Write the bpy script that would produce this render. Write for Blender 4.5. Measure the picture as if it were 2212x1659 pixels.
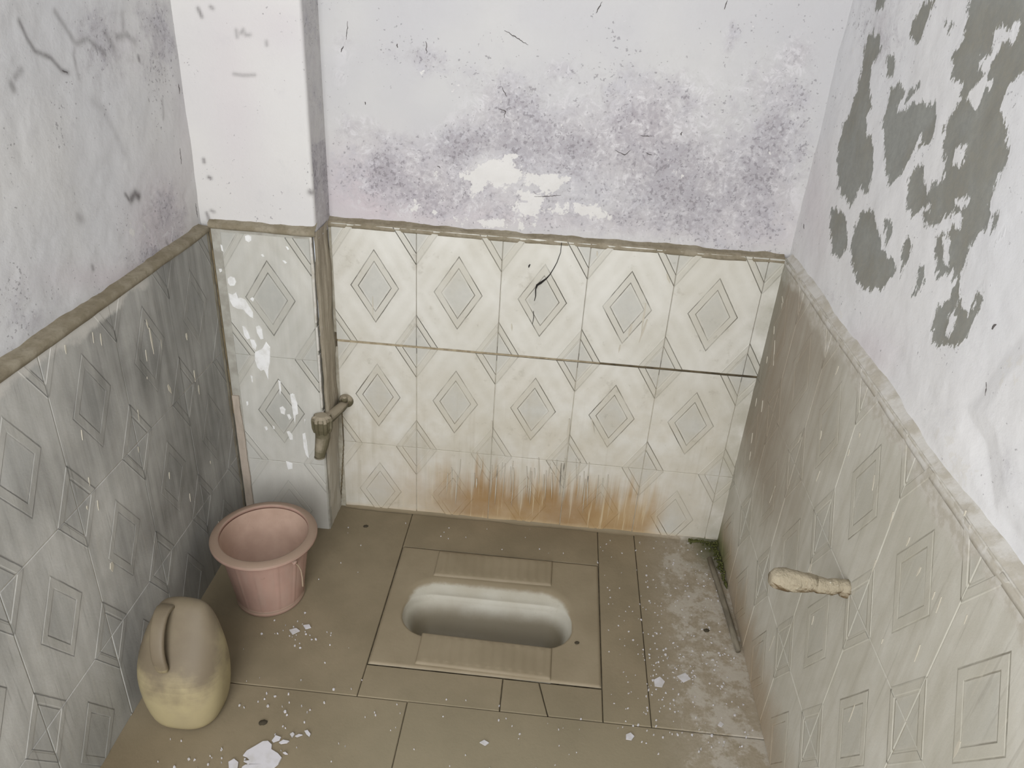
import bpy, bmesh, math, random
import numpy as np
from mathutils import Matrix, Vector

for o in list(bpy.data.objects): bpy.data.objects.remove(o)
scene = bpy.context.scene
COL = scene.collection
random.seed(7)

# ------------------------------------------------------------------ camera
IW, IH = 2212.0, 1659.0
FPX = 1665.6
CAM = np.array([0.51902, -1.69428, 1.36812])
CR = np.array([0.99517453, 0.07800845, 0.05951745])
CU = np.array([-0.08966483, 0.47667005, 0.8744975])
CF = np.array([-0.03984801, 0.87561427, -0.48136451])
cam_data = bpy.data.cameras.new('camera')
cam_data.sensor_fit = 'HORIZONTAL'
cam_data.sensor_width = 36.0
cam_data.lens = FPX / IW * 36.0
cam_data.clip_start = 0.01
cam = bpy.data.objects.new('camera', cam_data)
COL.objects.link(cam)
m = Matrix.Identity(4)
for i in range(3):
    m[i][0], m[i][1], m[i][2], m[i][3] = CR[i], CU[i], -CF[i], CAM[i]
cam.matrix_world = m
scene.camera = cam

# ------------------------------------------------------------------ world, daylight, exposure
world = bpy.data.worlds.new('sky')
scene.world = world
world.use_nodes = True
world.node_tree.nodes['Background'].inputs[0].default_value = (0.86, 0.93, 1.0, 1)
world.node_tree.nodes['Background'].inputs[1].default_value = 1.0

def area(name, loc, target, sx, sy, power, col):
    l = bpy.data.lights.new(name, 'AREA')
    l.shape = 'RECTANGLE'; l.size = sx; l.size_y = sy; l.energy = power; l.color = col
    o = bpy.data.objects.new(name, l); COL.objects.link(o)
    o.location = loc
    o.rotation_euler = (Vector(target) - Vector(loc)).to_track_quat('-Z', 'Y').to_euler()
    return o
DOOR_LIGHT = area('daylight_through_doorway', (0.18, -2.40, 1.15), (0.60, 0.0, 0.55), 0.9, 1.7, 39, (1.0, 0.99, 0.975))
VENT_LIGHT = area('daylight_through_ventilator', (0.20, -2.25, 2.45), (0.60, -0.5, 0.0), 1.2, 0.40, 26, (0.98, 0.99, 1.0))

scene.view_settings.view_transform = 'Standard'
scene.view_settings.look = 'None'
scene.view_settings.gamma = 1.0
scene.view_settings.use_curve_mapping = False
scene.view_settings.exposure = 0.0

# ------------------------------------------------------------------ room dimensions (metres, floor z = 0)
XR = 1.0346          # right tile face
XL = -0.2413         # left tile face
YB = 0.0             # back tile face
YP = -0.1035         # pillar tile face
XP = -0.006          # pillar's right edge
YF = -1.95           # inside of the front wall
ZC = 2.70
J01, J12, J23 = 0.8174, 0.5174, 0.2174

def ray(px, axis, val):
    """photo pixel -> point on the plane axis = val"""
    d = CF * FPX + CR * (px[0] - IW / 2) - CU * (px[1] - IH / 2)
    return CAM + d * ((val - CAM[axis]) / d[axis])

# ------------------------------------------------------------------ shader helpers
def lin(c):
    out = []
    for v in c[:3]:
        v = v / 255.0
        out.append(v / 12.92 if v <= 0.04045 else ((v + 0.055) / 1.055) ** 2.4)
    return (out[0], out[1], out[2], 1.0)

class V:
    """a socket with arithmetic"""
    def __init__(s, g, sock): s.g = g; s.s = sock
    def _m(s, op, *o, clamp=False):
        n = s.g.nt.nodes.new('ShaderNodeMath'); n.operation = op; n.use_clamp = clamp
        for i, a in enumerate((s,) + o):
            if isinstance(a, V): s.g.nt.links.new(a.s, n.inputs[i])
            else: n.inputs[i].default_value = a
        return V(s.g, n.outputs[0])
    def __add__(s, o): return s._m('ADD', o)
    __radd__ = __add__
    def __sub__(s, o): return s._m('SUBTRACT', o)
    def __rsub__(s, o): return (s * -1.0) + o
    def __mul__(s, o): return s._m('MULTIPLY', o)
    __rmul__ = __mul__
    def __truediv__(s, o): return s._m('DIVIDE', o)
    def abs(s): return s._m('ABSOLUTE')
    def min(s, o): return s._m('MINIMUM', o)
    def max(s, o): return s._m('MAXIMUM', o)
    def pow(s, o): return s._m('POWER', o)
    def clamp(s): return s._m('ADD', 0.0, clamp=True)
    def ss(s, a, b):
        """smooth step from a to b (a may exceed b)"""
        inv = a > b
        if inv: a, b = b, a
        n = s.g.nt.nodes.new('ShaderNodeMapRange'); n.interpolation_type = 'SMOOTHSTEP'
        s.g.nt.links.new(s.s, n.inputs['Value'])
        n.inputs['From Min'].default_value = a; n.inputs['From Max'].default_value = b
        n.inputs['To Min'].default_value = 1.0 if inv else 0.0
        n.inputs['To Max'].default_value = 0.0 if inv else 1.0
        return V(s.g, n.outputs['Result'])

class G:
    def __init__(self, name):
        self.mat = bpy.data.materials.new(name); self.mat.use_nodes = True
        self.nt = self.mat.node_tree
        self.bsdf = self.nt.nodes['Principled BSDF']
        self._pos = None; self._obj = None
    def node(self, t): return self.nt.nodes.new(t)
    def pos(self):
        if self._pos is None:
            g = self.node('ShaderNodeNewGeometry'); self._geo = g; self._pos = V(self, g.outputs['Position'])
        return self._pos
    def normal_z(self):
        self.pos(); sp = self.node('ShaderNodeSeparateXYZ'); self.nt.links.new(self._geo.outputs['True Normal'], sp.inputs[0])
        return V(self, sp.outputs[2])
    def obj(self):
        if self._obj is None: self._obj = V(self, self.node('ShaderNodeTexCoord').outputs['Object'])
        return self._obj
    def rnd(self): return V(self, self.node('ShaderNodeObjectInfo').outputs['Random'])
    def xyz(self, v):
        sp = self.node('ShaderNodeSeparateXYZ'); self.nt.links.new(v.s, sp.inputs[0])
        return [V(self, o) for o in sp.outputs]
    def attr(self, name):
        n = self.node('ShaderNodeAttribute'); n.attribute_name = name; return V(self, n.outputs['Fac'])
    def noise(self, v, scale=1.0, vec=None, detail=4.0, rough=0.55, dist=0.0, off=(0, 0, 0)):
        sc = vec if vec else (scale, scale, scale)
        mp = self.node('ShaderNodeMapping'); mp.inputs['Scale'].default_value = sc; mp.inputs['Location'].default_value = off
        self.nt.links.new(v.s, mp.inputs['Vector'])
        n = self.node('ShaderNodeTexNoise'); n.inputs['Scale'].default_value = 1.0
        n.inputs['Detail'].default_value = detail; n.inputs['Roughness'].default_value = rough; n.inputs['Distortion'].default_value = dist
        self.nt.links.new(mp.outputs[0], n.inputs['Vector'])
        return V(self, n.outputs['Fac'])
    def mix(self, fac, a, b):
        n = self.node('ShaderNodeMix'); n.data_type = 'RGBA'
        for sock, val in ((n.inputs[0], fac), (n.inputs[6], a), (n.inputs[7], b)):
            if isinstance(val, V): self.nt.links.new(val.s, sock)
            elif sock == n.inputs[0]: sock.default_value = val
            else: sock.default_value = lin(val)
        return V(self, n.outputs[2])
    def done(self, col, rough=0.7, bump=None, bump_d=0.002, bump_s=1.0, spec=0.3):
        b = self.bsdf
        if isinstance(col, V): self.nt.links.new(col.s, b.inputs['Base Color'])
        else: b.inputs['Base Color'].default_value = lin(col)
        if isinstance(rough, V): self.nt.links.new(rough.s, b.inputs['Roughness'])
        else: b.inputs['Roughness'].default_value = rough
        b.inputs['Specular IOR Level'].default_value = spec
        if bump is not None:
            n = self.node('ShaderNodeBump'); n.inputs['Distance'].default_value = bump_d; n.inputs['Strength'].default_value = bump_s
            self.nt.links.new(bump.s, n.inputs['Height']); self.nt.links.new(n.outputs[0], b.inputs['Normal'])
        return self.mat

# ------------------------------------------------------------------ mesh helpers
def mk(name, verts, faces, mat, parent=None, loc=(0, 0, 0), smooth=False, kind=None, label=None, cat=None, group=None, attrs=None):
    me = bpy.data.meshes.new(name)
    me.from_pydata([tuple(map(float, v)) for v in verts], [], faces)
    if smooth: me.polygons.foreach_set('use_smooth', [True] * len(me.polygons))
    if attrs:
        for k, a in attrs.items():
            at = me.attributes.new(k, 'FLOAT', 'POINT'); at.data.foreach_set('value', np.asarray(a, dtype=np.float32))
    me.update()
    if mat: me.materials.append(mat)
    o = bpy.data.objects.new(name, me); COL.objects.link(o)
    o.location = loc
    if parent: o.parent = parent
    tag(o, label, cat, group, kind)
    return o
def mkbm(name, bm, mat, parent=None, loc=(0, 0, 0), smooth=False, **k):
    bmesh.ops.recalc_face_normals(bm, faces=bm.faces[:])
    me = bpy.data.meshes.new(name); bm.to_mesh(me); bm.free()
    if smooth: me.polygons.foreach_set('use_smooth', [True] * len(me.polygons))
    me.materials.append(mat)
    o = bpy.data.objects.new(name, me); COL.objects.link(o); o.location = loc
    if parent: o.parent = parent
    tag(o, **k)
    return o
def tag(o, label=None, cat=None, group=None, kind=None):
    if label: o['label'] = label
    if cat: o['category'] = cat
    if group: o['group'] = group
    if kind: o['kind'] = kind
    return o
def empty(name, loc, label, cat, group=None):
    o = bpy.data.objects.new(name, None); COL.objects.link(o); o.location = loc
    o.empty_display_size = 0.05
    return tag(o, label, cat, group)
def box(bm, a, b):
    vs = [bm.verts.new((x, y, z)) for x in (a[0], b[0]) for y in (a[1], b[1]) for z in (a[2], b[2])]
    for f in ((0, 1, 3, 2), (4, 6, 7, 5), (0, 4, 5, 1), (2, 3, 7, 6), (0, 2, 6, 4), (1, 5, 7, 3)):
        bm.faces.new([vs[i] for i in f])
def tube(pts, radii, seg=12, cap=True):
    """verts, faces of a tube along pts"""
    pts = [Vector(p) for p in pts]; n = len(pts)
    if not hasattr(radii, '__len__'): radii = [radii] * n
    V_, F_ = [], []
    prev = None
    for i, p in enumerate(pts):
        t = (pts[min(i + 1, n - 1)] - pts[max(i - 1, 0)]).normalized()
        if prev is None:
            a = Vector((0, 0, 1)) if abs(t.z) < 0.9 else Vector((1, 0, 0))
            u = t.cross(a).normalized()
        else:
            u = (prev - t * prev.dot(t)).normalized()
        prev = u; w = t.cross(u)
        for k in range(seg):
            an = 2 * math.pi * k / seg
            V_.append(p + (u * math.cos(an) + w * math.sin(an)) * radii[i])
    for i in range(n - 1):
        for k in range(seg):
            a = i * seg + k; b = i * seg + (k + 1) % seg
            F_.append((a, b, b + seg, a + seg))
    if cap:
        F_.append(tuple(range(seg - 1, -1, -1))); F_.append(tuple(range((n - 1) * seg, n * seg)))
    return V_, F_
def lathe(profile, seg=48, mod=None):
    V_, F_ = [], []
    for i, (r, z) in enumerate(profile):
        for k in range(seg):
            a = 2 * math.pi * k / seg
            rr = r * (1 + (mod(a, i) if mod else 0))
            V_.append((rr * math.cos(a), rr * math.sin(a), z))
    for i in range(len(profile) - 1):
        for k in range(seg):
            a = i * seg + k; b = i * seg + (k + 1) % seg
            F_.append((a, b, b + seg, a + seg))
    return V_, F_

# numpy value noise
def _hash(ix, iy, seed):
    h = (ix.astype(np.int64) * 374761393 + iy.astype(np.int64) * 668265263 + seed * 1442695041) & 0xFFFFFFFF
    h = ((h ^ (h >> 13)) * 1274126177) & 0xFFFFFFFF
    return ((h ^ (h >> 16)) & 0xFFFF) / 65535.0
def vnoise(x, y, seed=0):
    x = np.asarray(x, float); y = np.asarray(y, float)
    ix = np.floor(x); iy = np.floor(y); fx = x - ix; fy = y - iy
    fx = fx * fx * (3 - 2 * fx); fy = fy * fy * (3 - 2 * fy)
    a = _hash(ix, iy, seed); b = _hash(ix + 1, iy, seed); c = _hash(ix, iy + 1, seed); d = _hash(ix + 1, iy + 1, seed)
    return (a * (1 - fx) + b * fx) * (1 - fy) + (c * (1 - fx) + d * fx) * fy
def fnoise(x, y, scale, seed=0, oct=4):
    s = 0; amp = 1; tot = 0
    for o in range(oct):
        s = s + amp * vnoise(np.asarray(x) * scale * 2 ** o, np.asarray(y) * scale * 2 ** o, seed + o * 17); tot += amp; amp *= 0.5
    return s / tot
def sdf_poly(U, Vv, poly):
    """signed distance (positive inside)"""
    P = np.asarray(poly, float); d2 = np.full(U.shape, 1e9); inside = np.zeros(U.shape, bool)
    n = len(P)
    for i in range(n):
        a = P[i]; b = P[(i + 1) % n]; e = b - a
        t = np.clip(((U - a[0]) * e[0] + (Vv - a[1]) * e[1]) / (e @ e + 1e-12), 0, 1)
        d2 = np.minimum(d2, (U - a[0] - t * e[0]) ** 2 + (Vv - a[1] - t * e[1]) ** 2)
        if abs(b[1] - a[1]) > 1e-12:
            c = ((a[1] > Vv) != (b[1] > Vv)) & (U < (b[0] - a[0]) * (Vv - a[1]) / (b[1] - a[1]) + a[0])
            inside ^= c
    d = np.sqrt(d2)
    return np.where(inside, d, -d)
def ticks(segs):
    """[(a, b, step), ...] -> increasing coordinate list"""
    out = []
    for a, b, s in segs:
        n = max(1, int(round(abs(b - a) / s)))
        out += list(np.linspace(a, b, n + 1)[(1 if out else 0):])
    return np.array(out)
def grid_faces(nu, nv, flip=False):
    F = []
    for j in range(nv - 1):
        for i in range(nu - 1):
            a = j * nu + i
            f = (a, a + 1, a + nu + 1, a + nu)
            F.append(f[::-1] if flip else f)
    return F

# ------------------------------------------------------------------ plaster walls (fine relief grids carrying wear masks)
def px_uv(pts, axis, val):
    """pixels on a wall -> (u, z) with u the wall's own horizontal axis"""
    h = 0 if axis == 1 else 1
    return [(ray(q, axis, val)[h], ray(q, axis, val)[2]) for q in pts]
def blobs(U, Z, axis, val, lst):
    """soft sum of gaussian blobs given as pixel centre, pixel radii, weight"""
    out = np.zeros_like(U); h = 0 if axis == 1 else 1
    for (cx, cy, rx, ry, w) in lst:
        c = ray((cx, cy), axis, val); a = ray((cx + rx, cy), axis, val); b = ray((cx, cy + ry), axis, val)
        du = max(abs(a[h] - c[h]), abs(b[h] - c[h]) * 0.3, 0.01); dz = max(abs(b[2] - c[2]), abs(a[2] - c[2]) * 0.3, 0.01)
        if axis == 0:
            # on a side wall screen axes are skewed: use the true affine footprint
            A = np.array([[a[h] - c[h], b[h] - c[h]], [a[2] - c[2], b[2] - c[2]]]); Ai = np.linalg.inv(A)
            p = Ai[0, 0] * (U - c[h]) + Ai[0, 1] * (Z - c[2]); q = Ai[1, 0] * (U - c[h]) + Ai[1, 1] * (Z - c[2])
            e = p * p + q * q
        else:
            e = ((U - c[h]) / du) ** 2 + ((Z - c[2]) / dz) ** 2
        out = out + w * np.exp(-e)
    return np.clip(out, -1, 1)
def lines_mask(U, Z, axis, val, lst):
    out = np.zeros_like(U)
    for pts, wid, st in lst:
        P = px_uv(pts, axis, val); d = np.full(U.shape, 1e9)
        for a, b in zip(P[:-1], P[1:]):
            a = np.array(a); b = np.array(b); e = b - a
            t = np.clip(((U - a[0]) * e[0] + (Z - a[1]) * e[1]) / (e @ e + 1e-12), 0, 1)
            d = np.minimum(d, np.hypot(U - a[0] - t * e[0], Z - a[1] - t * e[1]))
        out = np.maximum(out, st * np.exp(-(d / max(wid, .0036)) ** 2))
    return out

def plaster_mat(name, base, warm):
    """white lime plaster; attributes: mold, peel (signed distance), vein, pink, bright"""
    g = G(name); p = g.pos()
    mold, peel, vein, pink, bright = (g.attr(k) for k in ('mold', 'peel', 'vein', 'pink', 'bright'))
    n1 = g.noise(p, 3.5, detail=2); n2 = g.noise(p, 22, detail=5, rough=0.65); n3 = g.noise(p, 95, detail=3, rough=0.7)
    n4 = g.noise(p, 9, detail=4, rough=0.6, off=(3, 1, 7)); n5 = g.noise(p, 42, detail=5, rough=0.72, off=(1, 9, 4))
    col = g.mix(n1.ss(0.3, 0.7), base, warm)
    col = g.mix((n2.ss(0.55, 0.75) * 0.18), col, (176, 174, 178))
    col = g.mix((pink * (n4 * 0.8 + 0.5)).clamp(), col, (192, 181, 186))
    # damp mould: mottled lilac grey
    mm = (mold * 1.25 + (n2 - 0.5) * 1.1 + (n5 - 0.5) * 1.3 + (n4 - 0.5) * 0.6)
    col = g.mix((mm.ss(0.30, 0.95) * 0.7), col, g.mix(n4.ss(0.35, 0.65), (177, 173, 176), (179, 177, 183)))
    n6 = g.noise(p, 34, detail=6, rough=0.82, dist=0.9, off=(7, 2, 2)) + (n4 - 0.5) * 0.45
    col = g.mix(mold.ss(0.08, 0.6) * n6.ss(0.50, 0.70) * 0.65, col, (158, 153, 156))
    col = g.mix(mold.ss(0.1, 0.6) * n6.ss(0.48, 0.36) * 0.8, col, (204, 202, 204))
    col = g.mix((mold * 1.0 + (n3 - 0.5) * 1.8 + (n4 - 0.5) * 1.2).ss(0.66, 1.0) * 0.45, col, (146, 141, 146))
    n9 = g.noise(p, 130, detail=2, rough=0.6, off=(4, 4, 9))
    col = g.mix((n9 + (n4 - 0.5) * 0.5 + mold * 0.12).ss(0.70, 0.76) * 0.55, col, (120, 116, 120))
    # flaked white lime islands
    wf = (bright + (n2 - 0.5) * 2.2 + (n5 - 0.5) * 1.5).ss(0.54, 0.62) * 0.85
    col = g.mix(wf, col, (212, 210, 207))
    # dust at the foot
    # thin veins and stains
    col = g.mix((vein * (n5 * 0.9 + 0.45)).clamp(), col, (112, 108, 108))
    # bare render where paint has come off
    n7 = g.noise(p, vec=(60, 60, 17), detail=4, rough=0.7, off=(2, 2, 5)); n8 = g.noise(p, vec=(150, 150, 70), detail=3, rough=0.75, off=(1, 6, 3))
    pm = (peel + (n7 - 0.5) * 0.045 + (n8 - 0.5) * 0.022 - 0.001 + (n5 - 0.5) * 0.016 + (n3 - 0.5) * 0.009 + (n2 - 0.5) * 0.009)
    pk = pm.ss(-0.0012, 0.0012)
    bare = g.mix(n4.ss(0.35, 0.65), (146, 147, 142), (138, 136, 127))
    bare = g.mix(n3.ss(0.3, 0.7) * 0.5, bare, (130, 131, 128))
    col = g.mix(pk, col, bare)
    h = (n2 * 0.9 + n5 * 0.5 + n3 * 0.25) - peel.ss(-0.004, 0.004) * 0.9
    return g.done(col, 0.9, h, 0.0016, 0.7, spec=0.12)

M_PLASTER = plaster_mat('lime_plaster', (187, 186, 188), (194, 193, 192))  # same paint as the side walls, darkened to offset the stronger light here
M_PLASTER_L = plaster_mat('lightened_plaster_left', (203, 203, 205), (208, 207, 206))  # same paint, colour lightened to make up for weaker light on this wall
M_PLASTER_R = plaster_mat('lightened_plaster_right', (212, 212, 214), (216, 215, 215))  # same paint again, colour raised so the dim right wall looks better lit

SURF = {}
CRACKS = {'back': [], 'left': [], 'right': []}
def attrs_zero(n): return {k: np.zeros(n) for k in ('mold', 'vein', 'pink', 'bright')} | {'peel': np.full(n, -1.0)}

# ---- back wall plaster, 18 mm behind the tile face
YBP = YB + 0.018
us = ticks([(XP - 0.02, XR + 0.03, 0.0035)]); zs = ticks([(0.0, 0.80, 0.2), (0.80, 1.42, 0.0035), (1.42, ZC, 0.16)])
U, Z = np.meshgrid(us, zs); U = U.ravel(); Z = Z.ravel()
A = attrs_zero(len(U))
A['mold'] = blobs(U, Z, 1, YBP, [(1400, 330, 260, 130, .75), (1560, 440, 200, 110, .55), (1180, 300, 160, 80, .4), (900, 420, 190, 60, .75),
    (1240, 470, 300, 40, .4), (1450, 190, 130, 50, .4), (1690, 260, 60, 180, .55), (1000, 340, 150, 60, .35), (780, 270, 70, 40, .55), (830, 340, 110, 60, .4), (1000, 290, 130, 70, .4), (1080, 180, 60, 60, .35), (1640, 160, 50, 60, .3),
    (1390, 265, 50, 40, .5), (1720, 120, 30, 30, .5), (870, 110, 120, 40, .25), (940, 130, 60, 50, .3), (1580, 80, 20, 40, .6), (1210, 150, 40, 25, .5),
    (740, 100, 25, 40, .4), (735, 170, 25, 30, .4), (1100, 230, 70, 60, .3), (870, 240, 90, 50, -.5), (1060, 360, 60, 30, -.4), (1000, 60, 150, 60, -.2)])
A['pink'] = blobs(U, Z, 1, YBP, [(800, 420, 140, 90, .8), (1000, 430, 160, 70, .35), (1385, 270, 60, 50, .5), (1250, 480, 500, 25, .3), (1660, 480, 120, 60, .3)])
A['bright'] = blobs(U, Z, 1, YBP, [(1080, 370, 70, 35, .95), (1130, 440, 90, 40, .65), (1200, 390, 30, 25, .85), (1280, 455, 60, 20, .75), (960, 380, 80, 30, .45), (920, 450, 50, 20, .55), (1650, 370, 50, 30, .4), (1050, 480, 100, 15, .55)])
CRACKS['back'] = [([(1090, 65), (1140, 97)], .003, .8), ([(1300, 5), (1288, 28)], .003, .9), ([(920, 90), (922, 115)], .003, .9), ([(752, 45), (748, 85)], .002, .5),
    ([(742, 100), (736, 112)], .004, .9), ([(858, 95), (858, 102)], .004, .9), ([(1330, 325), (1350, 335), (1362, 325)], .004, .8), ([(1385, 293), (1408, 294)], .004, .7), ([(1395, 330), (1408, 335)], .004, .8), ([(1473, 285), (1471, 292)], .004, 1.0),
    ([(1075, 235), (1092, 240), (1088, 255)], .004, .6), ([(1155, 425), (1212, 422)], .003, .6), ([(1570, 0), (1566, 20)], .003, .8), ([(788, 220), (789, 226)], .004, .9), ([(945, 358), (952, 362)], .004, .9), ([(1085, 190), (1094, 208)], .003, .6)]
rel = (fnoise(U, Z, 6, 3) - .5) * 0.006 + (fnoise(U, Z, 30, 5) - .5) * 0.003 * (0.3 + np.clip(A['mold'] + A['bright'], 0, 1)) + A['bright'].clip(0, 1) * -0.003
rel[Z > 1.45] *= 0.3
SURF['back'] = (us, zs, np.c_[U, YBP + rel, Z])
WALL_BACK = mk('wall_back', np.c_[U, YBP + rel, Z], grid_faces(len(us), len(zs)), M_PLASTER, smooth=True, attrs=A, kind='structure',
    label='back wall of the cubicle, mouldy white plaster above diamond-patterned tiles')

# ---- left wall plaster
XLP = XL - 0.020
us = ticks([(YF - 0.05, -1.15, 0.1), (-1.15, 0.02, 0.0035)]); zs = ticks([(0.0, 0.80, 0.2), (0.80, 1.45, 0.0035), (1.45, ZC, 0.16)])
U, Z = np.meshgrid(us, zs); U = U.ravel(); Z = Z.ravel()
A = attrs_zero(len(U))
A['mold'] = blobs(U, Z, 0, XLP, [(345, 470, 45, 90, .75), (330, 560, 90, 30, .4), (300, 110, 90, 90, .35), (230, 150, 60, 150, .22), (110, 640, 150, 40, .3), (60, 700, 90, 30, .35), (350, 60, 40, 80, .45), (200, 70, 60, 60, .25), (400, 480, 30, 70, .3)])
A['pink'] = blobs(U, Z, 0, XLP, [(350, 490, 50, 100, .9), (270, 600, 120, 30, .5), (410, 200, 25, 200, .3)])
A['vein'] = lines_mask(U, Z, 0, XLP, [([(40, 45), (58, 85), (75, 110), (110, 125), (135, 152), (148, 157)], .004, .75), ([(120, 25), (140, 55), (165, 95), (190, 85), (215, 105), (228, 115)], .005, .5), ([(165, 95), (160, 120), (172, 170)], .004, .35),
    ([(255, 80), (275, 75), (290, 90)], .006, .45), ([(228, 70), (250, 105)], .006, .35), ([(45, 150), (30, 168)], .005, .5), ([(22, 182), (28, 192)], .006, .6), 
    ([(350, 215), (352, 255)], .003, .4),  ([(200, 220), (225, 235), (250, 290), (268, 330)], .008, .22), ([(285, 430), (292, 418), (300, 425)], .008, 1.0), ([(272, 420), (280, 432)], .004, .9),
    ([(170, 468), (178, 475)], .008, .4), ([(298, 122), (300, 130)], .004, .8), ([(200, 575), (202, 582)], .004, .7), ([(360, 522), (364, 530)], .004, .6), ([(265, 30), (268, 80)], .006, .3)])
CRACKS['left'] = [([(385, 180), (388, 202)], .003, 1.0), ([(424, 440), (428, 470)], .003, 1.0), ([(388, 320), (392, 355)], .002, .5), ([(135, 152), (148, 157)], .003, .6)]
A['bright'] = blobs(U, Z, 0, XLP, [(280, 490, 50, 40, .3)])
rel = (fnoise(U, Z, 5, 23) - .5) * 0.010 + (fnoise(U, Z, 26, 25) - .5) * 0.0025
SURF['left'] = (us, zs, np.c_[XLP + rel, U, Z])
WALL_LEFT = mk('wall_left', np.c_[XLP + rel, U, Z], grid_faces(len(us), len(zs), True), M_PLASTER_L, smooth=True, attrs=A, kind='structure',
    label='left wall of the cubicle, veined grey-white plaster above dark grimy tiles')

# ---- right wall plaster, paint peeled to bare grey render
XRP = XR + 0.014
us = ticks([(YF - 0.05, -1.25, 0.1), (-1.25, 0.03, 0.0035)]); zs = ticks([(0.0, 0.80, 0.2), (0.80, 1.50, 0.0035), (1.50, ZC, 0.15)])
U, Z = np.meshgrid(us, zs); U = U.ravel(); Z = Z.ravel()
A = attrs_zero(len(U))
k = 562 / 1165.0
def rc(pts): return px_uv([(1650 + x * k, y * k) for x, y in pts], 0, XRP)
PEEL = [
 [(470,150),(525,150),(520,230),(480,300),(470,380),(480,480),(455,520),(460,600),(485,640),(485,760),(465,860),(440,880),(430,830),(400,900),(385,930),(345,880),(320,830),(325,700),(345,560),(385,500),(400,430),(430,330),(440,240)],
 [(555,390),(600,350),(620,430),(590,480),(610,500),(665,450),(700,450),(760,455),(770,520),(760,620),(740,650),(700,640),(660,690),(610,790),(560,830),(540,790),(530,700),(540,600),(520,540),(545,470)],
 [(700,730),(715,770),(720,850),(740,890),(720,940),(660,960),(630,930),(640,800),(660,760)],
 [(300,930),(355,950),(365,1000),(370,1120),(330,1160),(300,1130),(290,1000)],
 [(400,1010),(430,950),(490,950),(500,1000),(530,1110),(575,1170),(580,1210),(540,1260),(515,1310),(480,1290),(430,1290),(410,1220),(390,1190),(385,1120)],
 [(535,985),(570,985),(575,1020),(560,1080),(535,1110),(540,1030)],
 [(640,1050),(655,1100),(640,1160),(605,1230),(610,1150),(620,1090)],
 [(690,1190),(720,1190),(710,1250),(680,1320),(665,1320),(680,1260)],
 [(925,-60),(1300,-60),(1300,200),(1165,350),(1140,340),(1100,380),(1060,480),(1090,560),(1110,680),(1090,740),(1050,820),(1020,900),(1020,960),(990,1040),(960,1030),(930,1080),(900,1170),(880,1220),(865,1300),(880,1380),(920,1400),(940,1310),(985,1260),(985,1350),(930,1450),(890,1530),(850,1555),(790,1545),(740,1530),(750,1480),(740,1460),(770,1360),(830,1350),(840,1200),(800,1240),(770,1240),(755,1150),(760,1060),(830,1020),(820,960),(760,1020),(710,1010),(700,950),(740,930),(720,850),(760,820),(800,790),(800,640),(810,560),(840,500),(880,450),(880,390),(840,350),(850,230),(890,170),(915,100)],
 [(660,110),(700,20),(770,-10),(740,80),(700,190),(660,190)], [(800,80),(850,110),(830,150)], [(555,250),(590,240),(570,340),(545,360)], [(500,-40),(560,-40),(540,40),(495,40)],
 [(640,400),(700,360),(690,400),(620,470)], [(1085,1020),(1075,1060),(1045,1085)], [(1030,960),(1060,960),(1040,1020),(1020,1050)]]
ISL = [[(950,370),(1000,330),(1020,370),(980,430),(960,500),(930,470),(920,420)], [(860,660),(900,650),(910,700),(880,750),(850,720)], [(850,890),(910,890),(900,920),(860,920)],
 [(820,1410),(850,1410),(840,1450),(820,1500),(805,1490),(820,1450)], [(840,960),(880,970),(870,1020),(840,1000)], [(1030,150),(1130,110),(1120,180),(1060,200),(1000,330),(960,330),(960,270),(1020,250)],
 [(790,1060),(815,1060),(820,1180),(800,1180)], [(690,600),(705,610),(700,660),(680,650)]]
pl = np.full(len(U), -1.0)
for q in PEEL: pl = np.maximum(pl, sdf_poly(U, Z, rc(q)))
for q in ISL: pl = np.minimum(pl, -sdf_poly(U, Z, rc(q)))
A['peel'] = pl
A['mold'] = blobs(U, Z, 0, XRP, [(1905, 70, 50, 110, .55), (1730, 490, 25, 60, .3), (2170, 1000, 40, 60, .45), (2190, 860, 40, 60, .3), (1800, 640, 40, 30, .3)])
A['bright'] = blobs(U, Z, 0, XRP, [(2060, 1000, 50, 90, .75), (2190, 820, 60, 90, .6), (1830, 700, 60, 60, .3)])
A['pink'] = blobs(U, Z, 0, XRP, [(1760, 450, 30, 120, .4), (1870, 760, 70, 60, .5)])
CRACKS['right'] = [([(2142, 712), (2150, 700)], .006, 1.0), ([(2130, 825), (2132, 855)], .006, .7), ([(1738, 485), (1738, 495)], .004, 1.0)]
bulge = np.zeros(len(U))
for q, hgt, w in (([(2212,720),(2160,780),(2120,850),(2080,880),(2130,960),(2150,1100),(2212,1180),(2300,1180),(2330,720)], 0.005, 0.03),
               ([(1990,900),(2090,870),(2130,960),(2150,1120),(2080,1080),(2020,980)], 0.003, 0.03),
               ([(1830,680),(1900,710),(1940,770),(1960,830),(1900,800),(1850,750)], 0.002, 0.03)):
    bulge = np.maximum(bulge, hgt * np.clip(sdf_poly(U, Z, px_uv(q, 0, XRP)) / w, 0, 1))
rel = (fnoise(U, Z, 5, 43) - .5) * 0.012 + (fnoise(U, Z, 26, 45) - .5) * 0.002 + bulge - np.clip(pl / 0.006 + .5, 0, 1) * 0.0012
SURF['right'] = (us, zs, np.c_[XRP - rel, U, Z])
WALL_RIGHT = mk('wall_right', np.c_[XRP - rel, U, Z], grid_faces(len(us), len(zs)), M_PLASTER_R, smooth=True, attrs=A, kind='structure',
    label='right wall of the cubicle, white paint peeling off grey render above tiles')

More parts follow.
